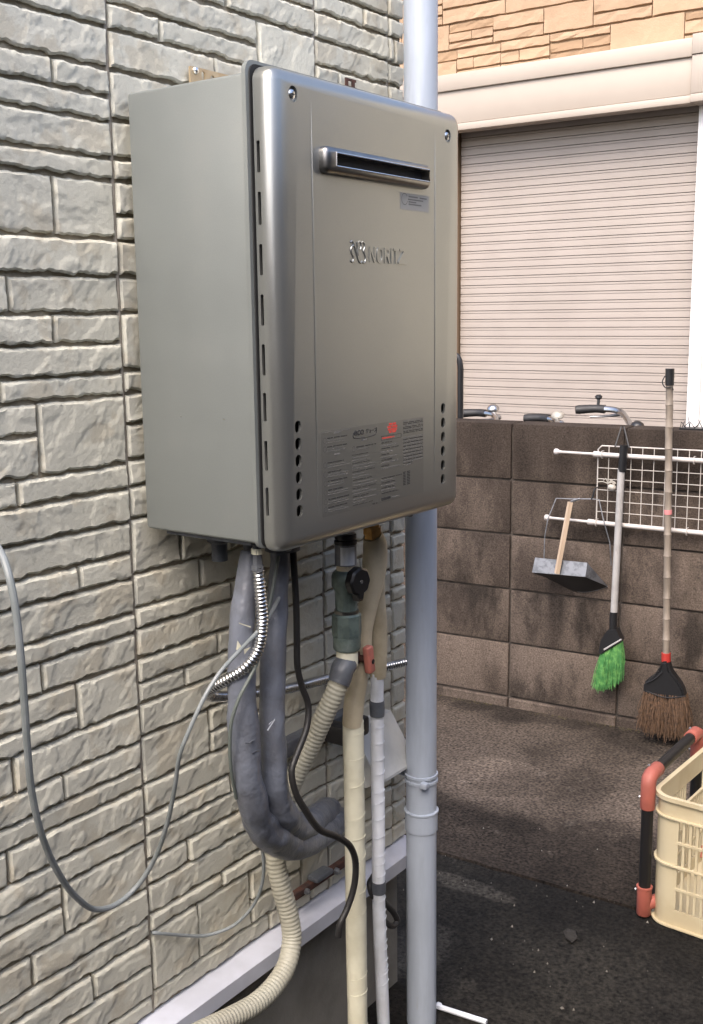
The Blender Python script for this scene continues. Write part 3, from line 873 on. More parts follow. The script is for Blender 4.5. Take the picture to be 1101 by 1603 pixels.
MB().lathe((gx, gy, 0.0), (0, 0, -1), [(0, .0150), (-Zs[0], .0150)], 20).build('neck', 'steel_dark', gas)
zc('lock_ring', 'black_plastic', Zs[0], Zs[1], [(0, .0150), (.1, .0178), (.45, .0178), (.5, .0160), (.6, .0160), (.65, .0185), (1, .0185)])
lab = zc('labelled_sleeve', 'tape_grey', Zs[1], Zs[2], [(0, .0178), (1, .0178)])
lb = MB()
for k in range(8):
    a0 = math.radians(-82 + k * 10); a1 = math.radians(-82 + (k + 1) * 10)
    lb.add([(gx + .0181 * math.cos(a0), gy + .0181 * math.sin(a0), Zs[1] - .003), (gx + .0181 * math.cos(a1), gy + .0181 * math.sin(a1), Zs[1] - .003),
            (gx + .0181 * math.cos(a1), gy + .0181 * math.sin(a1), Zs[2] + .002), (gx + .0181 * math.cos(a0), gy + .0181 * math.sin(a0), Zs[2] + .002)], [(0, 1, 2, 3)])
lb.build('paper_label', 'tape_white', lab, 0, fix=False)
zc('collar', 'tape_tan', Zs[2], Zs[3], [(0, .0150), (1, .0155)])
zc('cock_body', 'valve_green', Zs[3], Zs[4], [(0, .0165), (.06, .0215), (.16, .0235), (.40, .0235), (.50, .0195), (.55, .0185), (.90, .0180), (1, .0175)], 10)
MB().lathe((gx + 0.010, gy - 0.002, (Zs[3] * 0.72 + Zs[4] * 0.28)), (0.95, 0.10, 0), [(0, .013), (.020, .012), (.021, .0085), (.026, .0085)], 16).build('cock_stem', 'valve_green', gas)
# the round handle with its pointer tab, facing out from the wall
hc = Vector((0.176, 0.281, -0.1128))
hd = Vector((0.98, -0.12, 0.0)).normalized()
hs_ = Vector((-hd.y, hd.x, 0))
hb = MB()
rim = []
for k in range(40):
    a = 2 * math.pi * k / 40
    r = 0.0225 * (1 + 0.03 * math.cos(8 * a))
    if abs(a - 1.5 * math.pi) < 0.30: r = 0.0320
    rim.append((math.cos(a) * r, math.sin(a) * r))
vs = [hc + hs_ * a + Vector((0, 0, b)) - hd * 0.007 for a, b in rim] + [hc + hs_ * a + Vector((0, 0, b)) + hd * 0.004 for a, b in rim] + [hc + hs_ * a * .86 + Vector((0, 0, b * .86)) + hd * 0.007 for a, b in rim]
nn = len(rim)
hb.add(vs, [tuple(reversed(range(nn))), tuple(range(2 * nn, 3 * nn))] + [(k, (k + 1) % nn, nn + (k + 1) % nn, nn + k) for k in range(nn)] + [(nn + k, nn + (k + 1) % nn, 2 * nn + (k + 1) % nn, 2 * nn + k) for k in range(nn)])
hdl = hb.build('cock_handle', 'black_plastic', gas, 30)
MB().lathe(hc + hd * 0.007, hd, [(0, .0035), (.001, .0030), (.0012, .0004)], 12).build('handle_screw', 'steel_bright', hdl)
zc('union_ring', 'steel_dark', Zs[4], Zs[5], [(0, .0200), (1, .0200)])
zc('union_nut', 'valve_green', Zs[5], Zs[6], [(0, .0215), (.08, .0242), (.92, .0242), (1, .0235)], 8)
zc('union_nut', 'valve_green', Zs[6] - 0.0002, Zs[7], [(0, .0226), (.85, .0226), (1, .0205)], 22)
zc('collar', 'tape_cream', Zs[7], Zs[8] - 0.006, [(0, .0165), (.1, .0178), (1, .0178)])
MB().tube([(gx, gy, Zs[8] - 0.002), (0.14, 0.2858, -0.2636), (0.138, 0.2811, -0.28), (0.137, 0.277, -0.2877)], [.0190, .0195, .0190, .0182], 20, wob=0.06).build('tape_band', 'tape_dark', gas, 60)
MB().tube([(0.138, 0.2829, -0.2783), (0.13, 0.2756, -0.305), (0.115, 0.2668, -0.3436), (0.096, 0.2592, -0.3895), (0.075, 0.2468, -0.4404), (0.058, 0.2305, -0.4951), (0.05, 0.2168, -0.543), (0.05, 0.2116, -0.5924),
           (0.058, 0.2151, -0.6434), (0.066, 0.2223, -0.6908), (0.072, 0.2219, -0.7355), (0.08, 0.199, -0.7656), (0.086, 0.1611, -0.7805), (0.09, 0.1081, -0.7841), (0.09, 0.0446, -0.7749), (0.09, -0.0261, -0.76), (0.09, -0.1048, -0.7465)],
          0.0165, 20, rib=0.034, pitch=0.0075).build('ribbed_hose', 'hose_cream', gas, 60)

# cream wrapped water pipe
CR = (0.14, 0.3748, -0.0413)
cr = thing('water_pipe', 'cream tape wrapped water pipe with brass nut and red lever, left of the white one', 'pipe', (0.10, 0.36, GZ), 'wrapped water pipes')
MB().lathe((0.14, 0.373, -0.0335), (0, 0, -1), [(0, .0130), (.010, .0130), (.0101, .0165), (.022, .0165), (.0221, .0140), (.03, .0140)], 6).build('brass_nut', 'brass', cr)
MB().lathe((CR[0], CR[1], 0.0), (0, 0, -1), [(0, .010), (-CR[2], .010)], 14).build('riser', 'brass', cr)
MB().tube([(0.14, 0.3727, -0.0582), (0.14, 0.3799, -0.0724), (0.14, 0.3794, -0.105), (0.138, 0.3762, -0.1374), (0.132, 0.3692, -0.1808), (0.126, 0.3658, -0.2253), (0.122, 0.3651, -0.2706), (0.116, 0.3597, -0.3097), (0.108, 0.3587, -0.3566), (0.104, 0.3599, -0.3911)],
          [.0165, .0200, .0210, .0190, .0160, .0140, .0150, .0175, .0180, .0178], 20, wob=0.05).build('tan_wrap', 'tape_tan', cr, 60)
q = MB()
base = Vector((0.104, 0.3619, -0.3849))
bot = Vector((base.x, base.y + 0.003, GZ - 0.01))
pts = [base.lerp(bot, k / 14) + Vector((0.0015 * noise.noise(Vector((k, 2, 0))), 0.0015 * noise.noise(Vector((k, 5, 0))), 0)) for k in range(15)]
q.tube(pts, [.0180, .0183, .0180, .0182, .0178, .0184, .0180, .0186, .0190, .0185, .018, .0178, .0182, .0184, .0184], 22, wob=0.035)
q.build('cream_wrap', 'tape_cream', cr, 60)
def wrap_ridges(parent, m, a, b, r, pitch, seed, up=0.25):
    """raised edges of the spirally wound tape"""
    a, b = Vector(a), Vector(b)
    L_ = (b - a).length
    rs = random.Random(seed)
    s_ = pitch * 0.4
    mbx = MB()
    while s_ < L_ - 0.02:
        c = a.lerp(b, s_ / L_)
        a0 = rs.uniform(-2.2, -1.2)
        tilt = rs.uniform(0.10, 0.45)
        mbx.tube([(c.x + (r + 0.0004) * math.cos(a0 + t * 0.35), c.y + (r + 0.0004) * math.sin(a0 + t * 0.35), c.z + r * tilt * math.sin((t - 4) * 0.35)) for t in range(9)], 0.0005, 6, smooth=False)
        s_ += pitch * rs.uniform(0.5, 1.5)
    mbx.build('tape_edge', m, parent)['kind'] = 'stuff'
wrap_ridges(cr, 'tape_cream', base, bot, 0.0182, 0.05, 4)
vh = Vector((0.146, 0.3497, -0.2645))
lv = MB()
lv.box(-0.006, 0.008, -0.0085, 0.0085, -0.024, 0.024, 0.004, 3)
lv.M = Matrix.Identity(4)
lv.v = [Matrix.Rotation(0.15, 3, 'X') @ p + vh for p in lv.v]
lvo = lv.build('lever', 'red_lever', cr, 30)
MB().lathe(vh + Vector((0.008, 0.002, -0.003)), (1, 0, 0), [(0, .0042), (.0008, .0042), (.0012, .003)], 12).build('lever_screw', 'black_plastic', lvo)
MB().lathe(vh - Vector((0.028, 0.006, 0.0)), (1, 0.22, 0), [(0, .011), (.010, .011), (.012, .006), (.024, .006)], 14).build('valve_stem', 'rust_bracket', cr)

# white wrapped water pipe behind it
wp = thing('water_pipe', 'white tape wrapped water pipe with two grey tape bands', 'pipe', (0.07, 0.47, GZ), 'wrapped water pipes')
MB().tube([(0.115, 0.4258, -0.0721), (0.112, 0.4292, -0.1404), (0.11, 0.4316, -0.1809), (0.105, 0.4401, -0.2354), (0.098, 0.4495, -0.2973), (0.093, 0.4543, -0.3326)], [.010, .0115, .0125, .0150, .0155, .0150], 18, wob=0.05).build('tan_wrap', 'tape_tan', wp, 60)
w0 = Vector((0.094, 0.45, -0.3241))
P_ = [w0, Vector((0.088, 0.4577, -0.3969)), Vector((0.086, 0.4601, -0.5078)), Vector((0.086, 0.4615, -0.6328)), Vector((0.086, 0.4609, -0.7598)), Vector((0.086, 0.4639, -0.8521)), Vector((0.086, 0.4709, -0.975)), Vector((0.086, 0.476, -1.086)), Vector((0.086, 0.4788, -1.226))]
P_[-1].z = GZ - 0.01
MB().tube(P_, [.0118, .0122, .0120, .0124, .0122, .0124, .0122, .012, .012], 18, wob=0.04).build('white_wrap', 'tape_white', wp, 60)
wrap_ridges(wp, 'tape_white', P_[1], P_[4], 0.0122, 0.03, 9)
wrap_ridges(wp, 'tape_white', P_[4], P_[6], 0.0123, 0.02, 12)
for (a_, b_) in (((0.089, 0.4565, -0.3794), (0.0885, 0.4568, -0.4085)), ((0.086, 0.4612, -0.733), (0.086, 0.4609, -0.756))):
    MB().tube([a_, tuple((Vector(a_) + Vector(b_)) / 2), b_], [.0134, .0139, .0134], 18, wob=0.05).build('tape_band', 'tape_dark', wp, 60)

# black hose and the smaller cables
bh = MB().tube([(0.15, 0.1518, -0.041), (0.15, 0.1537, -0.0755), (0.15, 0.1565, -0.1302), (0.15, 0.1564, -0.18), (0.15, 0.1564, -0.2253), (0.152, 0.1638, -0.2575), (0.155, 0.1748, -0.291), (0.158, 0.1652, -0.3235), (0.16, 0.1396, -0.3537), (0.162, 0.1225, -0.3749),
                (0.165, 0.1253, -0.4091), (0.168, 0.1454, -0.4473), (0.168, 0.1796, -0.4927), (0.165, 0.23, -0.5273), (0.16, 0.2731, -0.5647), (0.155, 0.2939, -0.6048), (0.15, 0.2944, -0.6507), (0.145, 0.2804, -0.6855), (0.142, 0.264, -0.7066), (0.14, 0.2626, -0.7276)],
               [.0052] * 11 + [.0056] * 9, 12, step=0.008).build('drain_hose', 'black_rubber')
tag(bh, 'thick black rubber hose snaking down in front of the cream pipe', 'hose')
lc = MB().tube([(0.13, 0.1657, -0.0478), (0.14, 0.143, -0.0844), (0.15, 0.1166, -0.1067), (0.165, 0.0733, -0.1254), (0.175, 0.0304, -0.1397), (0.18, -0.0107, -0.1532), (0.18, -0.0463, -0.1707), (0.175, -0.0709, -0.1969), (0.165, -0.0894, -0.2353), (0.15, -0.0981, -0.2764), (0.13, -0.0891, -0.3257), (0.1, -0.0778, -0.3944),
                (0.06, -0.0692, -0.4679), (0.035, -0.0819, -0.5118), (0.028, -0.1134, -0.5264), (0.03, -0.1537, -0.5165), (0.045, -0.2018, -0.469), (0.065, -0.2458, -0.4035), (0.085, -0.2801, -0.3348), (0.1, -0.3014, -0.2675), (0.115, -0.3147, -0.202), (0.125, -0.3221, -0.138), (0.13, -0.3266, -0.0777), (0.13, -0.3294, -0.0238), (0.12, -0.3278, 0.0121), (0.1, -0.3215, 0.034), (0.06, -0.3143, 0.0542), (0, -0.3027, 0.0555)],
               [.0030] * 11 + [.0033, .0036, .0038, .0040, .0042, .0043, .0044, .0045, .0046, .0046, .0046, .0046, .0046, .0046, .0046, .0046, .0046], 10, step=0.01).build('grey_cable', 'cable_grey')
tag(lc, 'long grey cable hanging in a wide loop across the stone wall', 'cable')
sc_ = MB().tube([(0.1, 0.1198, -0.5163), (0.1, 0.1233, -0.5447), (0.09, 0.1304, -0.5836), (0.075, 0.1324, -0.6202), (0.055, 0.1307, -0.6505), (0.03, 0.1188, -0.6768), (0.008, 0.0862, -0.6828), (-0.002, 0.0392, -0.6629), (-0.006, -0.0018, -0.6406), (-0.012, -0.0107, -0.6371), (-0.026, -0.0005, -0.647)], 0.0027, 10, step=0.008).build('thin_cable', 'cable_grey')
tag(sc_, 'thin blue grey cable curving from the taped pipes into the wall seam', 'cable')
dc = MB().tube([(0.165, 0.0995, -0.0393), (0.17, 0.0756, -0.095), (0.172, 0.0547, -0.1368), (0.17, 0.0443, -0.1769), (0.166, 0.0299, -0.202), (0.16, 0.0125, -0.2283), (0.152, 0.0038, -0.2613), (0.146, 0.0047, -0.2982), (0.14, 0.0121, -0.3409), (0.13, 0.0318, -0.395)], 0.0026, 8, step=0.008).build('dark_cable', 'cable_green')
tag(dc, 'thin dark green cable running along the left grey taped pipe', 'cable')
# black cable tail looped behind the white pipe
ct = MB().tube([(0.06, 0.48, -0.7379), (0.07, 0.4529, -0.742), (0.078, 0.4536, -0.7616), (0.085, 0.4768, -0.7831), (0.09, 0.5036, -0.8151), (0.092, 0.5136, -0.8378), (0.092, 0.5004, -0.8419), (0.088, 0.4805, -0.8256), (0.07, 0.4941, -0.8251), (0.055, 0.4885, -0.7957)],
               [.004, .005, .006, .0065, .006, .006, .0055, .0055, .005, .004], 10, step=0.006).build('cable_tail', 'black_rubber')
tag(ct, 'short black cable tail looped behind the white wrapped pipe', 'cable')
# support bars on the wall
sb = thing('pipe_support', 'dark grey wall bracket bar behind the pipes just below the steel conduit', 'bracket', (0, 0.3466, -0.3809))
p0, p1 = (0.015, 0.2759, -0.3652), (0.03, 0.5196, -0.4203)
MB().box(-0.012, 0.012, p0[1], 0.50, -0.452, -0.424, 0.002, 2).build('bar', 'tape_dark', sb)
MB().box(0.012, 0.028, 0.232, 0.262, -0.462, -0.414, 0.003, 2).build('clamp', 'black_rubber', sb)
MB().box(0.0125, 0.060, 0.395, 0.425, -0.456, -0.420, 0.006, 2).build('clamp', 'black_rubber', sb)
MB().box(0.0125, 0.060, 0.452, 0.476, -0.456, -0.420, 0.006, 2).build('clamp', 'black_rubber', sb)
rb = thing('pipe_support', 'rusty brown bracket bar behind the pipes just above the drip flashing', 'bracket', (0, 0.3923, -0.7299))
MB().box(-0.012, 0.002, 0.32, 0.515, -0.736, -0.722, 0.002, 2).build('bar', 'rust_bracket', rb)
MB().box(-0.012, 0.014, 0.37, 0.42, -0.7218, -0.711, 0.004, 2).build('clamp', 'tape_dark', rb)
MB().lathe((0.002, 0.44, -0.729), (1, 0, 0), [(0, .007), (.005, .007), (.0051, .004), (.012, .004)], 6).build('bolt', 'galvanised', rb)
MB().lathe((0.002, 0.35, -0.729), (1, 0, 0), [(0, .006), (.005, .006), (.0051, .003), (.009, .003)], 6).build('bolt', 'galvanised', rb)

# rainwater downpipe at the corner
DX, DY, DR = 0.080, 0.619, 0.0298
dp = thing('downpipe', 'blue grey plastic rainwater downpipe at the house corner', 'downpipe', (DX, DY, GZ))
MB().lathe((DX, DY, GZ - 0.02), (0, 0, 1), [(0, DR), (4.4, DR)], 36).build('pipe', 'pvc', dp)
zr = (0.08, 0.6197, -0.5856)[2]
for dz in (0.006, -0.006):
    MB().lathe((DX, DY, zr + dz - 0.003), (0, 0, 1), [(0, DR), (.0005, DR + .0028), (.0055, DR + .0028), (.006, DR)], 36).build('clamp_ring', 'pvc', dp)
MB().box(0.028, DX - DR + 0.002, DY - 0.006, DY + 0.006, zr - 0.006, zr + 0.006).build('clamp_arm', 'pvc', dp)
MB().box(-0.02, 0.030, DY - 0.010, DY + 0.0, zr - 0.004, zr + 0.004, 0.002, 2).build('clamp_arm', 'galvanised', dp)
MB().box(DX + 0.020, DX + 0.034, DY - DR - 0.009, DY - DR + 0.004, zr - 0.007, zr + 0.005, 0.002, 2).build('clamp_lug', 'pvc', dp)
zs0, zs1 = (0.08, 0.6196, -0.6949)[2], (0.08, 0.6196, -0.6534)[2]
MB().lathe((DX, DY, zs0), (0, 0, 1), [(0, DR), (.0005, DR + .0022), (zs1 - zs0 - 0.005, DR + .0025), (zs1 - zs0 - 0.003, DR + .0042), (zs1 - zs0, DR + .0042), (zs1 - zs0 + .001, DR)], 36).build('socket', 'pvc', dp)

# ---------------------------------------------------------------- concrete block wall
def frame_matrix(o, deg):
    t = math.radians(deg)
    d, n = (math.cos(t), math.sin(t)), (-math.sin(t), math.cos(t))
    return Matrix(((d[0], -n[0], 0, o[0]), (d[1], -n[1], 0, o[1]), (0, 0, 1, 0), (0, 0, 0, 1)))
BWM = frame_matrix((-0.911, 2.306), 5.31)                   # local: along the wall, out towards the yard, up
NHM = frame_matrix((0.0, 3.8), 1.5)

def wall_material():
    m = mat('block', (0.120, 0.093, 0.074), 0.88, col2=(0.060, 0.046, 0.037), cscale=6, cthr=(0.42, 0.66), stretch=(1, 1, 0.45), bump=0.5, bscale=150, fine=0.7, fscale=430,
            rand=1.0, spec=0.15, col3=(0.034, 0.027, 0.022), c3scale=4.0, c3thr=(0.50, 0.66))
    nt = m.node_tree; N, L = nt.nodes, nt.links
    b = N['Principled BSDF']
    src = b.inputs['Base Color'].links[0].from_socket
    geo = N.new('ShaderNodeNewGeometry')
    sp = N.new('ShaderNodeSeparateXYZ'); L.new(geo.outputs['Position'], sp.inputs[0])
    st = N.new('ShaderNodeMapping'); st.inputs['Scale'].default_value = (9, 9, 1.6); L.new(geo.outputs['Position'], st.inputs['Vector'])
    nz = N.new('ShaderNodeTexNoise'); nz.inputs['Scale'].default_value = 1.0; nz.inputs['Detail'].default_value = 6; L.new(st.outputs[0], nz.inputs['Vector'])
    ma = N.new('ShaderNodeMath'); ma.operation = 'MULTIPLY_ADD'; ma.inputs[1].default_value = 0.55; L.new(nz.outputs['Fac'], ma.inputs[0]); L.new(sp.outputs['Z'], ma.inputs[2])
    r = N.new('ShaderNodeMapRange'); r.interpolation_type = 'SMOOTHSTEP'      # black algae creeping down from the coping
    r.inputs['From Min'].default_value = -0.20; r.inputs['From Max'].default_value = 0.16
    r.inputs['To Min'].default_value = 0.0; r.inputs['To Max'].default_value = 0.85
    L.new(ma.outputs[0], r.inputs['Value'])
    x = N.new('ShaderNodeMix'); x.data_type = 'RGBA'
    L.new(r.outputs[0], x.inputs['Factor']); L.new(src, x.inputs['A']); x.inputs['B'].default_value = (0.036, 0.027, 0.021, 1)
    g = N.new('ShaderNodeTexNoise'); g.inputs['Scale'].default_value = 210; g.inputs['Detail'].default_value = 2; L.new(geo.outputs['Position'], g.inputs['Vector'])
    mr = N.new('ShaderNodeMapRange'); mr.inputs['From Min'].default_value = 0.25; mr.inputs['From Max'].default_value = 0.75; mr.inputs['To Min'].default_value = 0.55; mr.inputs['To Max'].default_value = 1.5
    L.new(g.outputs['Fac'], mr.inputs['Value'])
    hs = N.new('ShaderNodeHueSaturation'); L.new(x.outputs['Result'], hs.inputs['Color']); L.new(mr.outputs[0], hs.inputs['Value'])
    L.new(hs.outputs[0], b.inputs['Base Color'])
wall_material()
mat('block_joint', (0.045, 0.036, 0.030), 0.95, col2=(0.08, 0.065, 0.052), cscale=20, bump=0.5, bscale=150)
mat('coping', (0.075, 0.060, 0.050), 0.9, col2=(0.045, 0.038, 0.032), cscale=8, bump=0.5, bscale=120)

bw = thing('block_wall', 'weathered brown concrete block wall with black algae stains', 'wall', tuple(BWM @ Vector((0.3, 0, GZ))))
mb = MB(BWM); mb.box(-2.2, 5.4, -0.110, -0.010, GZ - 0.02, GZ + 1.020)
mb.build('mortar', 'block_joint', bw, 0)
ZR = [GZ + q for q in (0.037, 0.240, 0.440, 0.640, 0.836, 1.034)]
rb_ = random.Random(11)
for ci in range(-5, 13):
    s0 = 0.287 + 0.4 * ci
    for k in range(5):
        q = MB(BWM)
        j = 0.0035
        q.box(s0 + j, s0 + 0.4 - j, -0.119, rb_.uniform(-0.0015, 0.0015), ZR[k] + j, ZR[k + 1] - (j if k < 4 else 0), 0.004, 2)
        q.build('block', 'block', bw, 30)
    q = MB(BWM)
    q.box(s0 + 0.002, s0 + 0.398, -0.125, 0.006, GZ - 0.02, GZ + 0.033, 0.004, 1)
    q.build('footing_stone', 'block', bw, 30)

# ---------------------------------------------------------------- neighbouring house
mat('n_stone', (0.385, 0.265, 0.168), 0.8, col2=(0.355, 0.24, 0.15), cscale=9, bump=0.5, bscale=60, fine=0.3, fscale=200, rand=0.5)
mat('n_stone_dark', (0.31, 0.205, 0.122), 0.85, bump=0.4, bscale=60, rand=0.5, col2=(0.295, 0.195, 0.115), cscale=9)
mat('n_joint', (0.32, 0.215, 0.13), 0.9)
mat('n_unseen', (0.46, 0.42, 0.34), 0.8)
mat('n_trim', (0.375, 0.322, 0.27), 0.5, col2=(0.36, 0.307, 0.256), cscale=3)
mat('n_slat', (0.355, 0.308, 0.272), 0.5, col2=(0.335, 0.29, 0.255), cscale=5, fine=0.02)
mat('n_rail', (0.74, 0.72, 0.70), 0.45)

nh = thing('neighbour_house', 'neighbouring house with orange beige stone siding and a closed cream roller shutter', 'house', tuple(NHM @ Vector((0, 0, GZ))))
SX0, SX1 = (-1.696, 0, -0.0412)[0], (-0.501, 0, -0.1269)[0]            # shutter opening
ZT, ZB0 = (-1.782, 0, 1.423)[2], (-0.7769, 0, 1.182)[2]
WTOP = 2.3
wl = MB(NHM)
wl.box(-5.0, SX0 - 0.012, -0.25, -0.012, GZ, WTOP)
wl.box(SX1 + 0.05, SX1 + 0.95, -0.25, -0.012, GZ, WTOP)
wl.box(SX0 - 0.012, SX1 + 0.05, -0.25, -0.012, ZT - 0.02, WTOP)
wl.build('wall', 'n_joint', nh, 0)
wr_ = MB(NHM); wr_.box(SX1 + 0.951, 6.5, -0.25, 0.0, GZ, WTOP); wr_.build('rendered_bay', 'n_unseen', nh, 0)  # unseen pale wall added to tone the heater's reflection
wall_n = [c for c in nh.children if c.name.startswith('wall')][0]
# split stones of the siding above and beside the shutter
rn = random.Random(5)
def n_piece(s0, s1, z0, z1, dark):
    q = MB(NHM)
    t = -0.004 if dark else rn.uniform(0.0, 0.004)
    g = 0.0022
    vs, fs = [], []
    nx = max(2, int((s1 - s0) / 0.035))
    for i in range(nx + 1):
        s = s0 + g + (s1 - s0 - 2 * g) * i / nx
        w0, w1 = rn.uniform(-.002, .002), rn.uniform(-.002, .002)
        for z, tt in ((z0 + g + w0, -0.012), (z0 + g + 0.003 + w0, t + rn.uniform(-.002, .002)), ((z0 + z1) / 2 + rn.uniform(-.006, .006), t + rn.uniform(-.003, .003)), (z1 - g - 0.003 + w1, t + rn.uniform(-.002, .002)), (z1 - g + w1, -0.012)):
            vs.append((s, tt, z))
    for i in range(nx):
        for k in range(4):
            fs.append((i * 5 + k, i * 5 + k + 1, i * 5 + 6 + k, i * 5 + 5 + k))
    fs += [(0, 1, 2, 3, 4), tuple(nx * 5 + k for k in range(5))]
    q.add(vs, fs)
    q.build('brick', 'n_stone_dark' if dark else 'n_stone', wall_n, 0)
z = ZT + 0.004
row = 0
TOPZ = (-0.5181, 0, 1.747)[2]
while z < TOPZ:
    H = rn.choice((0.105, 0.12, 0.135))
    s = -2.35 + rn.uniform(0, 0.1)
    while s < 0.75:
        w = rn.uniform(0.17, 0.34)
        mode = rn.random()
        if mode < 0.34:
            n_piece(s, s + w, z, z + H, False)
        elif mode < 0.72:
            k = rn.uniform(0.35, 0.65)
            dk = rn.random()
            n_piece(s, s + w, z, z + H * k, dk < 0.35); n_piece(s, s + w, z + H * k, z + H, 0.35 <= dk < 0.7)
        else:
            a, b = rn.uniform(.25, .38), rn.uniform(.58, .72)
            n_piece(s, s + w, z, z + H * a, rn.random() < 0.4)
            u = rn.uniform(.35, .65)
            n_piece(s, s + w * u, z + H * a, z + H * b, rn.random() < 0.3); n_piece(s + w * u, s + w, z + H * a, z + H * b, rn.random() < 0.3)
            n_piece(s, s + w, z + H * b, z + H, rn.random() < 0.4)
        s += w
    z += H
z = -0.35
while z < ZT - 0.2:
    H = rn.choice((0.06, 0.08, 0.11))
    n_piece(SX0 - 0.30, SX0 - 0.002, z, z + H, rn.random() < 0.3)
    z += H
# shutter box and trims
bz0, bz1, bz2, bz3 = (-0.7402, 0.1, 1.164)[2], (-0.7408, 0.1, 1.18)[2], (-0.7465, 0.1, 1.343)[2], (-0.7743, 0.03, 1.417)[2]
BE = (-0.5081, 0.1, 1.297)[0]
tr = MB(NHM); tr.box(SX0 - 0.6, BE, -0.02, 0.128, ZT - 0.075, ZT, 0.004, 2); tr.build('trim', 'n_trim', nh, 25)
bx_ = MB(NHM); bx_.box(SX0 - 0.6, BE, -0.02, 0.115, bz0 + 0.034, ZT - 0.0752, 0.003, 2); bx_.build('shutter_box', 'n_trim', nh, 25)
lp = MB(NHM); lp.box(SX0 - 0.6, BE, 0.040, 0.122, bz0, bz0 + 0.032, 0.003, 2); lp.build('box_lip', 'n_trim', nh, 25)
cp = MB(NHM); cp.box(BE + 0.001, BE + 0.16, -0.02, 0.134, bz0 + 0.001, bz0 + 0.034, 0.003, 2); cp.box(BE + 0.001, BE + 0.16, -0.02, 0.130, bz0 + 0.036, ZT - 0.070, 0.003, 2); cp.box(BE + 0.001, BE + 0.16, -0.02, 0.136, ZT - 0.068, ZT + 0.012, 0.003, 2)
cp.build('box_end', 'n_trim', nh, 25)
rl = MB(NHM); rl.box(SX1, SX1 + 0.055, -0.07, 0.030, -0.95, bz0 + 0.02, 0.003, 2); rl.build('side_rail', 'n_rail', nh, 25)
rl = MB(NHM); rl.box(SX1 + 0.056, SX1 + 0.13, -0.05, 0.020, -0.95, bz0 + 0.02, 0.003, 2); rl.build('side_rail', 'n_rail', nh, 25)
sh_ = MB(NHM); sh_.box(SX0 - 0.01, SX1 + 0.01, -0.11, -0.095, -0.95, ZT - 0.05); sh_.build('shutter_backing', 'inside_dark', nh, 0)
PITCH_S = 0.0418
z = bz0 + 0.075
first = None
while z > -0.75:
    q = MB(NHM)
    pr2 = [(-0.085, 0.0), (-0.064, 0.0004), (-0.0562, 0.0010), (-0.0558, 0.015), (-0.0562, 0.0278), (-0.0615, 0.0281), (-0.0615, 0.0302), (-0.0572, 0.0305), (-0.0572, 0.0396), (-0.062, 0.0399), (-0.085, 0.0399)]
    n_ = len(pr2)
    vs = [(SX0 + 0.001, t, z - PITCH_S + h) for t, h in pr2] + [(SX1 - 0.001, t, z - PITCH_S + h) for t, h in pr2]
    q.add(vs, [tuple(range(n_)), tuple(range(n_, 2 * n_))] + [(i, (i + 1) % n_, n_ + (i + 1) % n_, n_ + i) for i in range(n_)])
    q.build('shutter_slat', 'n_slat', nh, 20)
    z -= PITCH_S

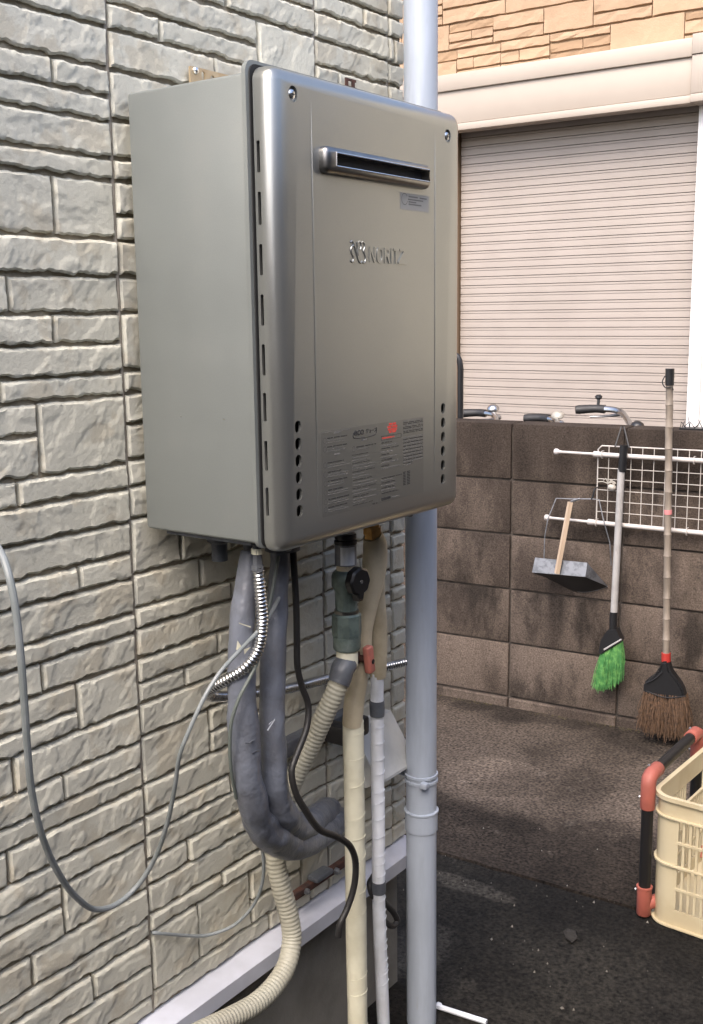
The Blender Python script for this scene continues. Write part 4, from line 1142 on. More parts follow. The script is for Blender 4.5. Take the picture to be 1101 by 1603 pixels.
# ---------------------------------------------------------------- bicycles parked behind the block wall
mat('chrome', (0.42, 0.42, 0.42), 0.25, 1.0)
mat('bike_paint', (0.10, 0.11, 0.13), 0.35, 0.3)
mat('bike_silver', (0.34, 0.34, 0.35), 0.35, 0.8)
mat('dusty_bell', (0.45, 0.42, 0.36), 0.5, 0.4, col2=(0.35, 0.32, 0.27), cscale=60)
def bicycle(label, hc, head, bar_r, swept, paint, bell_m, bell_pos, lever=True, knob=False):
    """city bicycle: hc = clamp point of the handlebar, head = heading angle; wheels stand on the ground"""
    c, s = math.cos(head), math.sin(head)
    hx, hy, hz = hc
    M = Matrix(((c, -s, 0, hx), (s, c, 0, hy), (0, 0.12, 1, 0), (0, 0, 0, 1)))   # local: x forward, y to the left, leaning on its stand
    t = thing('bicycle', label, 'bicycle', (hx, hy, GZ), 'bicycles behind the block wall')
    P = lambda *a: a
    bar = [P(-0.17 - swept, .27, hz - .005), P(-0.10 - swept * .6, .26, hz), P(-0.02, .20, hz + .004), P(0.0, .10, hz - .01), P(0, 0, hz - .022), P(0.0, -.10, hz - .01), P(-0.02, -.20, hz + .004), P(-0.10 - swept * .6, -.26, hz), P(-0.17 - swept, -.27, hz - .005)]
    MB(M).tube(bar, bar_r, 10, step=0.02).build('handlebar', 'chrome', t)
    for sd in (1, -1):
        gm = MB(M)
        gm.tube([P(-0.18 - swept, .2705 * sd, hz - .006), P(-0.165 - swept, .27 * sd, hz - .005), P(-0.10 - swept * .6, .262 * sd, hz), P(-0.065 - swept * .4, .245 * sd, hz + .001)], [.016, .0185, .0165, .0175], 12, step=0.01)
        gm.build('grip', 'black_rubber', t)
        if lever:
            lm = MB(M)
            lm.tube([P(-0.03, .205 * sd, hz + .002), P(0.0, .225 * sd, hz - .012), P(-0.05, .262 * sd, hz - .03), P(-0.12, .275 * sd, hz - .035)], [.010, .009, .005, .005], 8, step=0.01)
            lm.build('brake_lever', 'bike_silver', t)
    q = MB(M); q.lathe(P(*bell_pos[:2], hz + bell_pos[2]), (0, 0, 1), [(0, .020), (.004, .026), (.012, .0265), (.022, .021), (.028, .011), (.0295, .002)], 18); q.build('bell', bell_m, t)
    q = MB(M); q.tube([P(0, 0, hz - .02), P(0.01, 0, hz - .06), P(0.03, 0, hz - .12), P(0.05, 0, hz - .22)], .0125, 12); q.build('stem', 'bike_silver', t)
    wr = 0.31
    zc_ = GZ + wr + 0.02
    q = MB(M); q.tube([P(0.05, 0, hz - .20), P(0.10, 0, hz - .38)], .019, 12); q.build('head_tube', paint, t)
    q = MB(M)
    for sd in (1, -1):
        q.tube([P(0.10, .012 * sd, hz - .37), P(0.115, .045 * sd, hz - .42), P(0.16, .048 * sd, zc_)], .010, 8)
    q.build('fork', paint, t)
    for wx in (0.16, -0.92):
        w = MB(M)
        w.tube([P(wx + wr * math.cos(a * math.pi / 16), 0, zc_ + wr * math.sin(a * math.pi / 16)) for a in range(33)], .017, 8, smooth=False, caps=False)
        wo = w.build('wheel', 'black_rubber', t)
        w = MB(M)
        w.tube([P(wx + (wr - .022) * math.cos(a * math.pi / 16), 0, zc_ + (wr - .022) * math.sin(a * math.pi / 16)) for a in range(33)], .010, 6, smooth=False, caps=False)
        for a in range(16):
            w.cyl(P(wx, 0, zc_), P(wx + (wr - .02) * math.cos(a * math.pi / 8), 0, zc_ + (wr - .02) * math.sin(a * math.pi / 8)), .0012, None, 4)
        w.build('rim', 'bike_silver', wo)
    q = MB(M)
    q.tube([P(0.08, 0, hz - .32), P(-0.30, 0, GZ + .34), P(-0.46, 0, GZ + .29)], .017, 10)
    q.tube([P(-0.46, 0, GZ + .29), P(-0.58, 0, GZ + .78)], .015, 10)
    q.tube([P(-0.46, 0, GZ + .29), P(-0.92, 0, zc_)], .010, 8)
    q.tube([P(-0.56, 0, GZ + .68), P(-0.92, 0, zc_)], .009, 8)
    q.build('frame', paint, t)
    q = MB(M); q.prism([(-0.47, 0.03), (-0.47, -0.03), (-0.62, -0.035), (-0.72, -0.10), (-0.75, -0.06), (-0.75, 0.06), (-0.72, 0.10), (-0.62, 0.035)], 'z', GZ + .77, GZ + .82); q.build('saddle', 'black_rubber', t)
    if knob:
        q = MB(M); q.tube([P(-0.09, .262, hz + .012), P(-0.088, .265, hz + .040)], .006, 8); q.lathe(P(-0.088, .265, hz + .036), (0, 0.3, 1), [(0, .006), (.005, .014), (.014, .015), (.020, .008)], 14); q.build('mirror', 'black_plastic', t)
    return t
B1 = (-1.225, 3.1, -0.1208); B2 = (-0.9171, 3.1, -0.1297); B3 = (-0.6801, 3.1, -0.0829)           # far grip of each
def clamp(p, head, dz=0.0):
    c, s = math.cos(head), math.sin(head)
    return (p[0] + 0.13 * c + 0.262 * s, p[1] + 0.13 * s - 0.262 * c, p[2] - 0.031 + dz)
bicycle('bicycle with a round chrome bell, leftmost behind the block wall', clamp(B1, 0.35), 0.35, .0115, 0.0, 'bike_paint', 'chrome', (-0.03, 0.235, 0.014))
bicycle('bicycle with a dusty beige bell on low bars, middle one behind the block wall', clamp(B2, 0.15), 0.15, .0120, 0.0, 'bike_silver', 'dusty_bell', (-0.02, 0.22, 0.010))
bicycle('bicycle with a black grip and mirror raised highest above the block wall', clamp(B3, 0.55), 0.55, .0125, 0.0, 'bike_paint', 'black_plastic', (0.0, -0.12, 0.002), True, True)

# ---------------------------------------------------------------- unseen walls added to shade the passage and darken reflections
mat('shading', (0.125, 0.122, 0.115), 0.9, col2=(0.09, 0.088, 0.083), cscale=3, bump=0.4, bscale=80)
opp = thing('shading_wall', 'grey brown wall added to shade the open side of the passage, outside the picture', 'wall', (2.4, -2.0, GZ))
MB().box(2.00, 2.15, -2.7, 2.555, GZ - 0.02, 1.1).build('wall', 'shading', opp, 0)
MB().box(1.97, 2.18, -2.7, 2.55, 1.101, 1.15).build('coping', 'shading', opp, 0)
rear = thing('shading_wall', 'grey brown wall added behind the viewer to block low sky light, outside the picture', 'wall', (1.0, -3.3, GZ))
MB().box(-0.2, 1.97, -2.85, -2.7, GZ - 0.02, 1.1).build('wall', 'shading', rear, 0)
MB().box(-0.2, 1.97, -2.88, -2.67, 1.101, 1.15).build('coping', 'shading', rear, 0)

# black tubular arch behind the wall
arch = thing('tube_rail', 'black bent tube rail rising behind the block wall beside the heater', 'rail', tuple(BWM @ Vector((0.05, -0.6, GZ))))
pA = (-0.1666, -0.55, 0.0239); zA_ = (-0.1674, -0.55, 0.1459)[2]
q = MB(BWM)
s0 = pA[0]
q.tube([(s0, -0.55, GZ), (s0, -0.55, zA_ - 0.12), (s0 - 0.001, -0.55, zA_ - 0.05), (s0 - 0.012, -0.55, zA_ - 0.015), (s0 - 0.045, -0.55, zA_), (s0 - 0.15, -0.55, zA_), (s0 - 0.36, -0.55, zA_), (s0 - 0.395, -0.55, zA_ - 0.015), (s0 - 0.408, -0.55, zA_ - 0.05), (s0 - 0.41, -0.55, zA_ - 0.12), (s0 - 0.41, -0.55, GZ)], .0125, 12, step=0.02)
q.build('tube', 'black_plastic', arch)
q = MB(BWM); q.tube([(s0, -0.55, GZ + 0.5), (s0 - 0.41, -0.55, GZ + 0.5)], .010, 10); q.build('crossbar', 'black_plastic', arch)

# spike strip on the coping
sp = thing('spike_strip', 'strip of thin dark spikes on top of the block wall at the right', 'spikes', tuple(BWM @ Vector((0.95, -0.05, GZ + 1.034))))
q = MB(BWM); q.box(0.855, 1.30, -0.085, -0.03, GZ + 1.0345, GZ + 1.040); q.build('strip', 'black_plastic', sp, 0)
q = MB(BWM)
rs = random.Random(2)
for k in range(60):
    s = 0.855 + 0.435 * (k // 3) / 19 + rs.uniform(-.004, .004); t = -0.075 + 0.018 * (k % 3)
    q.cyl((s, t, GZ + 1.039), (s + rs.uniform(-.018, .018), t + rs.uniform(-.012, .012), GZ + 1.039 + rs.uniform(.016, .034)), .0016, .0007, 5)
o = q.build('spikes', 'black_plastic', sp, 0); o['kind'] = 'stuff'

# ---------------------------------------------------------------- things hung on the block wall
mat('white_wire', (0.50, 0.46, 0.42), 0.4)
mat('white_rod', (0.54, 0.50, 0.47), 0.4, col2=(0.46, 0.42, 0.385), cscale=20)
mat('pan_metal', (0.24, 0.245, 0.26), 0.45, 0.7, col2=(0.15, 0.155, 0.165), cscale=35, cthr=(0.45, 0.6))
mat('pan_dark', (0.035, 0.034, 0.034), 0.5, 0.3)
mat('pale_wood', (0.55, 0.42, 0.30), 0.7, col2=(0.48, 0.36, 0.25), cscale=30, stretch=(1, 1, 0.15))
mat('handle_grey', (0.37, 0.355, 0.34), 0.45, col2=(0.31, 0.295, 0.28), cscale=20)
mat('bamboo', (0.225, 0.185, 0.145), 0.6, col2=(0.165, 0.135, 0.105), cscale=16, stretch=(3, 3, 0.6))
mat('bristle_green', (0.06, 0.22, 0.06), 0.8, col2=(0.15, 0.36, 0.10), cscale=60, rand=0.0)
mat('bristle_brown', (0.12, 0.068, 0.037), 0.85, col2=(0.06, 0.036, 0.022), cscale=90)
mat('red_plastic', (0.36, 0.03, 0.022), 0.5)
mat('pink_tape', (0.55, 0.20, 0.20), 0.6)
mat('twine', (0.40, 0.37, 0.32), 0.8)
mat('joint_red', (0.37, 0.105, 0.075), 0.55, col2=(0.31, 0.09, 0.065), cscale=25, bump=0.2, bscale=200)
mat('pipe_black', (0.012, 0.011, 0.011), 0.42)
mat('crate_cream', (0.54, 0.465, 0.31), 0.5, col2=(0.48, 0.40, 0.255), cscale=9, bump=0.06, bscale=120)
mat('leaf_dry', (0.026, 0.023, 0.018), 0.95, col2=(0.018, 0.015, 0.012), cscale=50)
mat('chip', (0.20, 0.185, 0.16), 0.8)

# white wire grid
gA = (0.6044, 0.022, -0.1345); gB = (0.9462, 0.022, -0.1393); gL = (0.5985, 0.022, -0.394)
gs0, gz1, gz0 = gA[0], gA[2], gL[2]
gs1 = gs0 + 0.90
grid = thing('wire_grid', 'white wire mesh panel hung on the block wall', 'wire panel', tuple(BWM @ Vector(((gs0 + gs1) / 2, 0.02, gz0))))
q = MB(BWM)
rC = 0.012
q.tube([(gs0 + rC, .022, gz1), (gs1 - rC, .022, gz1), (gs1, .022, gz1 - rC), (gs1, .022, gz0 + rC), (gs1 - rC, .022, gz0), (gs0 + rC, .022, gz0), (gs0, .022, gz0 + rC), (gs0, .022, gz1 - rC), (gs0 + rC, .022, gz1)], .0022, 8, smooth=False)
q.build('border_wire', 'white_wire', grid)
ns = 24
for k in range(1, ns):
    s = gs0 + (gs1 - gs0) * k / ns
    q = MB(BWM); q.cyl((s, .0245, gz0), (s, .0245, gz1), .0013, None, 6); q.build('wire', 'white_wire', grid)
for k in range(1, 7):
    z = gz0 + (gz1 - gz0) * k / 7
    q = MB(BWM); q.cyl((gs0, .022, z), (gs1, .022, z), .0013, None, 6); q.build('wire', 'white_wire', grid)
# tension rods
for label, (ua, va), end in (('white telescopic rod across the top of the wire grid', (0.4607, 0.036, -0.1607)[0::2], (0.6033, 0.036, -0.1641)), ('white telescopic rod below the wire grid', (0.4312, 0.036, -0.3902)[0::2], (0.5899, 0.036, -0.3967))):
    s0, z0 = ua, va
    slope = (end[2] - z0) / (end[0] - s0)
    Zr = lambda s: z0 + slope * 0.35 * (s - s0)
    rod = thing('tension_rod', label, 'rod', tuple(BWM @ Vector((s0, 0.036, z0))), 'white tension rods')
    q = MB(BWM); q.cyl((s0, .036, Zr(s0)), (end[0], .036, Zr(end[0])), .0048, None, 12); q.build('thin_tube', 'white_rod', rod)
    q = MB(BWM); q.cyl((end[0] - 0.004, .036, Zr(end[0])), (s0 + 1.15, .036, Zr(s0 + 1.15)), .0078, None, 14); q.build('thick_tube', 'white_rod', rod)
    q = MB(BWM); q.lathe((end[0] - 0.012, .036, Zr(end[0])), (1, 0, 0), [(0, .006), (.003, .0100), (.020, .0100), (.026, .0080)], 14); q.build('collar', 'white_rod', rod)
    q = MB(BWM); q.lathe((s0 - 0.004, .036, Zr(s0)), (1, 0, 0), [(0, .0085), (.003, .0108), (.010, .0108), (.018, .0060), (.024, .0052)], 14); q.build('end_cap', 'white_rod', rod)
    for k in range(3):
        s = end[0] + 0.02 + k * 0.30
        q = MB(BWM); q.tube([(s, .020, Zr(s) + .010), (s, .044, Zr(s) + .010), (s, .046, Zr(s) - .009), (s, .030, Zr(s) - .012)], .0016, 6, step=.004); q.build('hook', 'white_wire', rod)
# twine tied on the grid
q = MB(BWM)
tw = (0.6445, 0.034, -0.2583)
rs = random.Random(8)
for k in range(9):
    a = rs.uniform(0.3, 2.8)
    q.tube([tw, (tw[0] + .02 * math.cos(a), .038, tw[2] + .018 * math.sin(a)), (tw[0] + .034 * math.cos(a) - .004, .036, tw[2] + .020 * math.sin(a) - rs.uniform(0, .02))], .0016, 5, step=.006)
tag(q.build('twine_knot', 'twine'), 'frayed pale twine knotted on the white wire grid', 'twine')
q = MB(BWM); q.M = BWM
cu = (0.6577, 0.034, -0.2639)
q.lathe((cu[0] - 0.012, .034, cu[2] - 0.004), (1, 0, -0.15), [(0, .004), (.004, .009), (.020, .010), (.026, .005)], 12)
tag(q.build('shell_clip', 'twine'), 'small pale clip on the wire grid behind the bamboo broom', 'clip')

# galvanised dustpan hanging from its wire bail
pn = thing('dustpan', 'galvanised metal dustpan with a pale wooden handle hung on the lower rod', 'dustpan', tuple(BWM @ Vector((0.4985, 0.05, -0.6055))))
L0, L1, L2, L3 = (0.413, 0.085, -0.5242), (0.5964, 0.085, -0.523), (0.5943, 0.095, -0.5694), (0.4062, 0.095, -0.5746)
q = MB(BWM)
q.add([L0, L1, L2, L3, (L0[0], .081, L0[2]), (L1[0], .081, L1[2]), (L2[0], .091, L2[2]), (L3[0], .091, L3[2])], [(0, 1, 2, 3), (7, 6, 5, 4), (0, 4, 5, 1), (1, 5, 6, 2), (2, 6, 7, 3), (3, 7, 4, 0)])
q.build('back_plate', 'pan_metal', pn, 0)
ft = []
for k in range(13):
    u = k / 12
    bow = math.sin(u * math.pi)
    ft.append((L3[0] + 0.030 + (L2[0] + 0.050 - L3[0] - 0.030) * u, 0.005 + 0.004 * bow, L3[2] - 0.030 - 0.034 * bow - 0.012 * u))
bk = [(L3[0] + (L2[0] - L3[0]) * k / 12, .0935, L3[2] + (L2[2] - L3[2]) * k / 12 - 0.0008) for k in range(13)]
q = MB(BWM)
q.add(bk + ft + [(a, b - .0025, c - 0.0025) for a, b, c in bk] + [(a, b - .0005, c - .003) for a, b, c in ft],
      [(k, k + 1, 14 + k, 13 + k) for k in range(12)] + [(26 + k, 39 + k, 40 + k, 27 + k) for k in range(12)] + [(13 + k, 14 + k, 40 + k, 39 + k) for k in range(12)])
q.build('pan_floor', 'pan_dark', pn, 60)
q = MB(BWM); q.tube(ft, .0022, 6, smooth=False); q.build('front_edge', 'galvanised', pn)
for (Lt, Lb, Ft) in ((L1, L2, ft[-1]), (L0, L3, ft[0])):
    q = MB(BWM)
    q.add([Lt, Lb, Ft, (Lt[0] + .0015, Lt[1], Lt[2]), (Lb[0] + .0015, Lb[1], Lb[2]), (Ft[0] + .0015, Ft[1], Ft[2])], [(0, 1, 2), (5, 4, 3), (0, 3, 4, 1), (1, 4, 5, 2), (2, 5, 3, 0)])
    q.build('side_plate', 'pan_metal', pn, 0)
h0, h1 = (0.4975, 0.1, -0.568), (0.5291, 0.072, -0.3238)
q = MB(BWM); q.tube([h0, h1], [.0095, .0095], 4, step=9); q.build('handle', 'pale_wood', pn, 20)
q = MB(BWM); q.tube([(0.4457, 0.086, -0.5229), (0.4443, 0.08, -0.4484), (0.4507, 0.07, -0.3874), (0.4734, 0.055, -0.3174), (0.5264, 0.052, -0.3161), (0.5951, 0.052, -0.311), (0.6214, 0.052, -0.3112), (0.6387, 0.06, -0.3691), (0.6681, 0.07, -0.4512), (0.6702, 0.055, -0.5301)], .0019, 6, smooth=False); q.build('wire_bail', 'pan_metal', pn)
q = MB(BWM); q.tube([h1, (0.5345, 0.062, -0.3205), (0.5557, 0.053, -0.3138)], .0042, 6, step=.01); q.build('bail_strap', 'pan_metal', pn)
q = MB(BWM); q.tube([(0.5955, 0.053, -0.313), (0.6007, 0.05, -0.3001), (0.6029, 0.045, -0.279), (0.6088, 0.03, -0.2743)], .0026, 6, step=.005); q.build('hook', 'black_plastic', pn)

def bristles(name, m, parent, base_a, base_b, tip_a, tip_b, depth, n, r, seed, curl=0.006, M=BWM, fan=0.0):
    """a tuft of separate strands between a base line and a tip line"""
    rs = random.Random(seed)
    q = MB(M)
    A, B, C_, D = Vector(base_a), Vector(base_b), Vector(tip_a), Vector(tip_b)
    for k in range(n):
        u = rs.random(); w = rs.uniform(-1, 1)
        p = A.lerp(B, u) + Vector((0, depth * w * 0.5, 0))
        u2 = min(1.03, max(-0.03, u + rs.gauss(0, 0.07)))
        e = C_.lerp(D, u2) + Vector((rs.gauss(0, curl), depth * w * (0.6 + fan), rs.gauss(0, curl * 1.2)))
        e.z += 0.10 * (D - C_).length * (2 * u2 - 1) ** 2
        mid = p.lerp(e, 0.55) + Vector((rs.gauss(0, curl * .8), rs.gauss(0, curl * .8), 0))
        q.tube([p, p.lerp(mid, .5) + Vector((rs.gauss(0, curl * .25), rs.gauss(0, curl * .25), 0)), mid, e], [r, r, r, r * .6], 4, smooth=False)
    o = q.build(name, m, parent, 0, fix=False)
    o['kind'] = 'stuff'
    return o

# green bristled broom
gb = thing('broom', 'broom with bright green bristles and a pale grey handle hung on the wire grid', 'broom', tuple(BWM @ Vector((0.6777, 0.05, -0.9772))))
t0, t1 = (0.693, 0.05, -0.2063), (0.6851, 0.058, -0.7038)
q = MB(BWM); q.tube([t0, t1], .0118, 16, step=9); q.build('handle', 'handle_grey', gb)
q = MB(BWM); q.tube([(0.699, 0.05, -0.1259), (0.6954, 0.05, -0.2125)], [.0135, .0132], 14, step=9); q.build('handle_cap', 'black_plastic', gb)
q = MB(BWM); q.tube([(0.6682, 0.046, -0.1341), (0.6778, 0.014, -0.0694), (0.6863, 0.014, -0.069), (0.7149, 0.046, -0.1339)], .0028, 6, smooth=False); q.build('hanging_cord', 'black_rubber', gb)
q = MB(BWM); q.tube([(0.6846, 0.058, -0.6884), (0.6849, 0.06, -0.7478)], [.0135, .0128], 14, step=9)
hd_ = [(0.6696, 0.06, -0.7499), (0.7001, 0.06, -0.7435), (0.7163, 0.06, -0.7746), (0.7177, 0.06, -0.7833), (0.65, 0.06, -0.8357), (0.6432, 0.06, -0.8322), (0.6486, 0.06, -0.7864)]
q.add([(a, .078, c) for a, b, c in hd_] + [(a, .040, c) for a, b, c in hd_], [tuple(range(7)), tuple(reversed(range(7, 14)))] + [(k, (k + 1) % 7, 7 + (k + 1) % 7, 7 + k) for k in range(7)])
q.build('head', 'black_plastic', gb, 25)
q = MB(BWM)
sa, sb_ = (0.662, 0.0785, -0.8176), (0.7197, 0.0785, -0.7736)
q.tube([sa, sb_], .0030, 6, step=9); q.build('stripe', 'handle_grey', gb)
bristles('bristles', 'bristle_green', gb, (0.647, 0.058, -0.8322), (0.7161, 0.058, -0.7863), (0.6292, 0.06, -0.9708), (0.7147, 0.06, -0.9294), 0.030, 520, .0014, 3, 0.0055)
# bamboo broom
bb = thing('broom', 'tall broom with brown straw bristles and a jointed bamboo handle leaning on the wall', 'broom', tuple(BWM @ Vector((0.8698, 0.06, -1.109))))
t0, t1 = (0.8456, 0.075, 0.0799), (0.8705, 0.08, -0.8234)
q = MB(BWM); nseg = 13
pts, rad = [], []
T0, T1 = Vector(t0), Vector(t1)
for k in range(nseg):
    for f, r in ((0.02, .0118), (0.5, .0112), (0.94, .0116), (0.97, .0130), (0.99, .0122)):
        pts.append(T0.lerp(T1, (k + f) / nseg) + Vector((0.0012 * noise.noise(Vector((k * .7, 1, 0))), 0, 0))); rad.append(r)
q.tube(pts, rad, 14, smooth=False); q.build('handle', 'bamboo', bb, 60)
q = MB(BWM); q.tube([(0.8449, 0.075, 0.1258), (0.8459, 0.075, 0.0739)], [.0142, .0138], 14, step=9); q.build('handle_cap', 'black_plastic', bb)
q = MB(BWM); q.tube([(0.8316, 0.082, 0.102), (0.8259, 0.088, 0.0843), (0.8371, 0.09, 0.0666), (0.8569, 0.09, 0.0691), (0.8608, 0.088, 0.0591)], .0020, 6, step=.006); q.build('hanging_loop', 'black_rubber', bb)
q = MB(BWM); q.tube([(0.8568, 0.0775, -0.3231), (0.8574, 0.0775, -0.3377)], [.0128, .0128], 14, step=9); q.build('pink_tape', 'pink_tape', bb)
q = MB(BWM); q.tube([(0.8695, 0.08, -0.7975), (0.8706, 0.08, -0.8256)], [.0150, .0152], 14, step=9); q.build('red_ring', 'red_plastic', bb)
hp = [(0.858, 0.08, -0.8232), (0.8828, 0.08, -0.8194), (0.8881, 0.08, -0.8491), (0.9206, 0.08, -0.8853), (0.9383, 0.08, -0.9172), (0.9392, 0.08, -0.9389), (0.8734, 0.08, -0.9546), (0.8054, 0.08, -0.944), (0.804, 0.08, -0.9043), (0.8367, 0.08, -0.8725), (0.857, 0.08, -0.8518)]
n_ = len(hp)
q = MB(BWM)
q.add([(a, .104, c) for a, b, c in hp] + [(a, .060, c) for a, b, c in hp], [tuple(range(n_)), tuple(reversed(range(n_, 2 * n_)))] + [(k, (k + 1) % n_, n_ + (k + 1) % n_, n_ + k) for k in range(n_)])
hm = q.mesh('head')
bm = bmesh.new(); bm.from_mesh(hm)
bmesh.ops.bevel(bm, geom=[e for e in bm.edges], offset=0.007, segments=2, affect='EDGES', clamp_overlap=True)
bm.to_mesh(hm); bm.free()
obj('head', hm, 'black_plastic', bb, 40)
q = MB(BWM); q.tube([(0.8636, 0.108, -0.8296), (0.8402, 0.108, -0.8725), (0.816, 0.108, -0.9005), (0.8452, 0.11, -0.8798), (0.8666, 0.108, -0.8552)], .0016, 6, step=.008); q.build('binding_wire', 'black_rubber', bb)
q = MB(BWM); q.tube([(0.8164, 0.106, -0.9297), (0.8807, 0.11, -0.9394), (0.945, 0.106, -0.9253)], .0018, 6, step=.01); q.build('binding_wire', 'black_rubber', bb)
bristles('bristles', 'bristle_brown', bb, (0.8056, 0.082, -0.9345), (0.9393, 0.082, -0.9295), (0.7975, 0.09, -1.067), (0.9532, 0.09, -1.069), 0.050, 900, .00125, 4, 0.007, fan=0.3)

# ---------------------------------------------------------------- pipe rack and crate on the right
RX, RY0 = 0.303, 1.254
RZ = -0.762
rk = thing('pipe_rack', 'black tube rack with salmon red elbow joints standing beside the crate', 'rack', (RX, RY0, GZ))
RY1 = RY0 + 0.345
XR = RX + 0.52
pr3, jr = .0138, .0172
def tubeb(a, b): MB().cyl(a, b, pr3, None, 18).build('tube', 'pipe_black', rk)
for x in (RX, XR):
    for y in (RY0, RY1):
        tubeb((x, y, GZ + 0.03), (x, y, RZ - 0.02))
    tubeb((x, RY0 + 0.02, RZ), (x, RY1 - 0.02, RZ))
for y in (RY0, RY1):
    tubeb((RX + 0.02, y, GZ + 0.045), (XR - 0.02, y, GZ + 0.045)) if y == RY1 else None
for (x, sx) in ((RX, 1), (XR, -1)):
    for (y, sy) in ((RY0, 1), (RY1, -1)):
        q = MB()
        q.tube([(x, y, RZ - 0.078), (x, y, RZ - 0.076), (x, y, RZ - 0.018), (x, y + 0.004 * sy, RZ - 0.006), (x, y + 0.016 * sy, RZ), (x, y + 0.058 * sy, RZ), (x, y + 0.060 * sy, RZ)], [.0165, jr, jr, jr * 1.02, jr, jr, .0165], 20, smooth=False)
        e = q.build('elbow', 'joint_red', rk, 50)
        q = MB()
        q.lathe((x - jr * 0.98, y - 0.004, RZ - 0.052), (-1, -0.3, 0), [(0, .0034), (.003, .0034), (.004, .002)], 10)
        q.lathe((x - jr * 0.6, y + 0.03 * sy, RZ + jr * 0.8), (-0.6, 0, 0.8), [(0, .0034), (.003, .0034), (.004, .002)], 10)
        q.build('screw', 'bike_silver', e)
        q = MB()
        q.tube([(x, y, GZ + 0.0005), (x, y, GZ + 0.004), (x, y, GZ + 0.070), (x, y, GZ + 0.0702), (x, y, GZ + 0.074)], [.0140, .0170, jr, .0190, .0190], 20, smooth=False)
        q.tube([(x, y, GZ + 0.026), (x + 0.030 * sx, y + 0.030 * sy, GZ + 0.036), (x + 0.032 * sx, y + 0.032 * sy, GZ + 0.037)], [.0150, .0160, .0145], 18, smooth=False)
        e = q.build('foot_joint', 'joint_red', rk, 50)
        q = MB(); q.lathe((x - .0185, y - 0.004, GZ + 0.062), (-1, -0.3, 0), [(0, .0034), (.003, .0034), (.004, .002)], 10); q.build('screw', 'bike_silver', e)

CRM = Matrix.Translation((0.318, 1.243, GZ)) @ Matrix.Rotation(math.radians(-2.5), 4, 'Z')
crate = thing('crate', 'cream plastic slatted crate standing empty inside the tube rack', 'crate', (0.5, 1.45, GZ))
W_, D_, H_ = 0.375, 0.52, 0.318
def rrect(x0, x1, y0, y1, r, n=8):
    p = []
    for cx, cy, a0 in ((x1 - r, y1 - r, 0), (x0 + r, y1 - r, 90), (x0 + r, y0 + r, 180), (x1 - r, y0 + r, 270)):
        for k in range(n + 1):
            a = math.radians(a0 + 90 * k / n)
            p.append((cx + r * math.cos(a), cy + r * math.sin(a)))
    return p
def ring_band(name, grow, inner, z0, z1, r=0.045, taper=0.0):
    o_ = rrect(-grow, W_ + grow, -grow, D_ + grow, r + grow)
    i_ = rrect(inner, W_ - inner, inner, D_ - inner, max(.006, r - inner))
    n = len(o_)
    q = MB(CRM)
    q.add([(x, y, z0) for x, y in o_] + [(x, y, z1) for x, y in o_] + [(x, y, z0) for x, y in i_] + [(x, y, z1) for x, y in i_],
          [(k, (k + 1) % n, n + (k + 1) % n, n + k) for k in range(n)] + [(2 * n + (k + 1) % n, 2 * n + k, 3 * n + k, 3 * n + (k + 1) % n) for k in range(n)] +
          [(n + k, n + (k + 1) % n, 3 * n + (k + 1) % n, 3 * n + k) for k in range(n)] + [((k + 1) % n, k, 2 * n + k, 2 * n + (k + 1) % n) for k in range(n)])
    return q.build(name, 'crate_cream', crate, 40)
ring_band('rim', 0.007, 0.004, H_ - 0.010, H_)
ring_band('rim_band', 0.0, 0.0028, H_ - 0.048, H_ - 0.0102)
ring_band('rib', 0.006, 0.003, H_ - 0.052, H_ - 0.0482)
ring_band('rib', 0.006, 0.003, 0.150, 0.1545)
ring_band('base_band', 0.0, 0.003, 0.004, 0.0435)
ring_band('rib', 0.007, 0.003, 0.0, 0.0038)
q = MB(CRM)
fl_ = rrect(0.003, W_ - 0.003, 0.003, D_ - 0.003, 0.042)
q.prism(fl_, 'z', 0.006, 0.010)
q.build('floor', 'crate_cream', crate, 0)
def corner_post(cx, cy, sx, sy):
    q = MB(CRM)
    r, t = 0.045, 0.003
    arc = []
    for k in range(11):
        a = math.radians(90 * k / 10)
        arc.append((cx + sx * (r - r * math.cos(a)), cy + sy * (r - r * math.sin(a))))
    pa = [(cx, cy + sy * 0.062)] + arc + [(cx + sx * 0.062, cy)]
    pb = [(x + (sx * t if abs(x - cx) < r else 0) * 1, y + (sy * t if abs(y - cy) < r else 0)) for x, y in pa]
    n = len(pa)
    for (za, zb) in ((0.0437, 0.1498), (0.1547, H_ - 0.0522)):
        q.add([(x, y, za) for x, y in pa] + [(x, y, zb) for x, y in pa] + [(x, y, za) for x, y in pb] + [(x, y, zb) for x, y in pb],
              [(k, k + 1, n + k + 1, n + k) for k in range(n - 1)] + [(2 * n + k + 1, 2 * n + k, 3 * n + k, 3 * n + k + 1) for k in range(n - 1)] + [(0, n, 3 * n, 2 * n), (n - 1, 2 * n - 1, 4 * n - 1, 3 * n - 1)])
    q.build('corner_post', 'crate_cream', crate, 40)
corner_post(0, 0, 1, 1); corner_post(W_, 0, -1, 1); corner_post(0, D_, 1, -1); corner_post(W_, D_, -1, -1)
rows_z = [(0.046, 0.094), (0.100, 0.1496), (0.1548, 0.208), (0.214, H_ - 0.0524)]
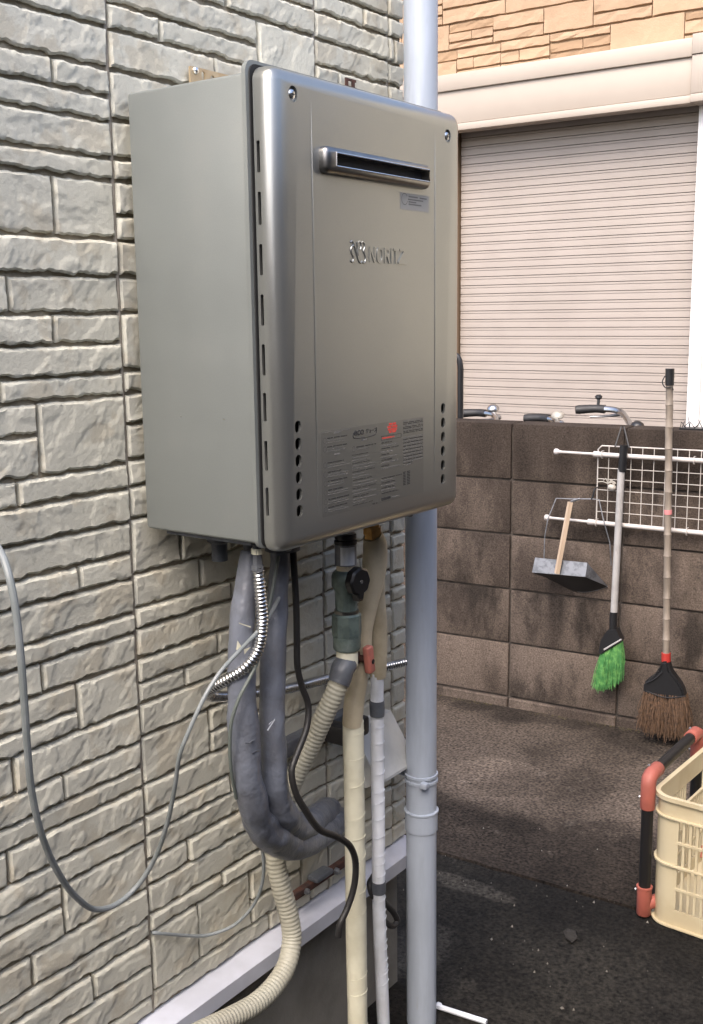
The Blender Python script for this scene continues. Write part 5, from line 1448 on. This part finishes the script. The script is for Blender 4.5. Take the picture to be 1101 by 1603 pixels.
for side in range(4):
    L_ = W_ if side < 2 else D_
    q = MB(CRM)
    n = int((L_ - 0.124) / 0.0150)
    def put(u0, u1, z0, z1, t0=0.0006, t1=0.0030):
        if side == 0: q.box(u0, u1, t0, t1, z0, z1)
        if side == 1: q.box(u0, u1, D_ - t1, D_ - t0, z0, z1)
        if side == 2: q.box(t0, t1, u0, u1, z0, z1)
        if side == 3: q.box(W_ - t1, W_ - t0, u0, u1, z0, z1)
    for ri, (za, zb) in enumerate(rows_z):
        for k in range(n + 1):
            u = 0.0622 + (L_ - 0.1244) * k / n
            if ri == 3 and abs(u - L_ / 2) < 0.055:
                continue
            put(u - 0.0030, u + 0.0030, za, zb, -0.001, 0.0030)
    o = q.build('slats', 'crate_cream', crate, 0); o['kind'] = 'stuff'
    for z in (0.097, 0.211):
        q = MB(CRM); put(0.0622, L_ - 0.0622, z - 0.0029, z + 0.0029, -0.003, 0.0034); q.build('rail', 'crate_cream', crate, 0)

# ---------------------------------------------------------------- litter on the ground
mat('moss', (0.075, 0.062, 0.026), 0.95, col2=(0.05, 0.036, 0.02), cscale=40)
q = MB(BWM)
rs = random.Random(77)
for k in range(900):
    s = rs.uniform(-0.9, 1.7); t = 0.006 + abs(rs.gauss(0, 0.012)); r = rs.uniform(.0012, .0042)
    if noise.noise(Vector((s * 5, 3, 0))) < -0.12:
        continue
    q.add([(s + r * math.cos(a * 1.57 + k) * rs.uniform(.7, 1.4), t + r * math.sin(a * 1.57 + k) * rs.uniform(.7, 1.4), GZ - 0.001) for a in range(4)] + [(s + rs.uniform(-.001, .001), t, GZ + r * rs.uniform(.5, 1.1))],
          [(0, 1, 4), (1, 2, 4), (2, 3, 4), (3, 0, 4)])
tag(q.build('moss', 'moss', None, 0), 'brown moss and dirt along the foot of the block wall', 'moss', kind='stuff')
def flat_thing(name, m, poly, label, cat, th=0.002):
    q = MB()
    n = len(poly)
    zs = [GZ + 0.001 + 0.004 * random.Random(i).random() for i in range(n)]
    q.add([(x, y, GZ + zz) for (x, y, _), zz in zip(poly, [0.001 + .006 * random.Random(i).random() for i in range(n)])] + [(x, y, GZ + zz + th) for (x, y, _), zz in zip(poly, [0.001 + .006 * random.Random(i).random() for i in range(n)])],
          [tuple(reversed(range(n))), tuple(range(n, 2 * n))] + [(k, (k + 1) % n, n + (k + 1) % n, n + k) for k in range(n)])
    return tag(q.build(name, m, None, 0), label, cat)
flat_thing('dry_leaf', 'leaf_dry', [(0.182, 1.07, -1.107), (0.1825, 1.093, -1.107), (0.2061, 1.083, -1.107), (0.2185, 1.066, -1.107), (0.2166, 1.043, -1.107), (0.1981, 1.049, -1.107)], 'crumpled dry leaf lying on the dark ground', 'leaf')
q = MB(); q.tube([(0.0921, 0.6663, -1.104), (0.132, 0.6709, -1.104), (0.1972, 0.6787, -1.104)], .0055, 8, step=0.02)
q.lathe((0.0921, 0.6663, -1.104), (0, 0, 1), [(0, .008), (.006, .007), (.009, .003)], 10)
tag(q.build('plastic_strip', 'tape_white'), 'thin white plastic strip on the ground at the foot of the downpipe', 'strip')
rs = random.Random(31)
q = MB()
spots = [(0.033, 1.233, -1.11), (0.0974, 1.274, -1.11), (0.1641, 0.9784, -1.11), (0.2035, 0.9425, -1.11), (0.0704, 1.032, -1.11), (0.0569, 0.9574, -1.11), (0.1944, 0.8983, -1.11), (0.2983, 0.8151, -1.11), (-0.0366, 1.404, -1.11), (0.0821, 1.494, -1.11),
         (0.3225, 1.229, -1.11), (-0.2273, 1.43, -1.11), (-0.3277, 1.885, -1.11), (-0.2193, 1.445, -1.11), (-0.0969, 1.515, -1.11), (0.0956, 1.592, -1.11), (0.1832, 1.241, -1.11), (0.0307, 1.118, -1.11), (0.3221, 0.9897, -1.11), (0.3195, 0.8246, -1.11)]
for i in range(260):
    if i < len(spots):
        x, y = spots[i][:2]; r = rs.uniform(.0020, .0040)
    else:
        x, y = rs.uniform(-0.6, 0.9), rs.uniform(0.5, 2.25); r = rs.uniform(.0005, .0014)
    vs = [(x + r * math.cos(a * 2.09 + i) * rs.uniform(.6, 1.5), y + r * math.sin(a * 2.09 + i) * rs.uniform(.5, 1.2), GZ - 0.002) for a in range(3)] + [(x + r * .2, y, GZ + r * .9 + 0.001)]
    q.add(vs, [(0, 1, 3), (1, 2, 3), (2, 0, 3), (2, 1, 0)])
o = q.build('gravel_chips', 'chip', None, 0)
tag(o, 'pale stone chips and grit scattered over the ground', 'grit', kind='stuff')
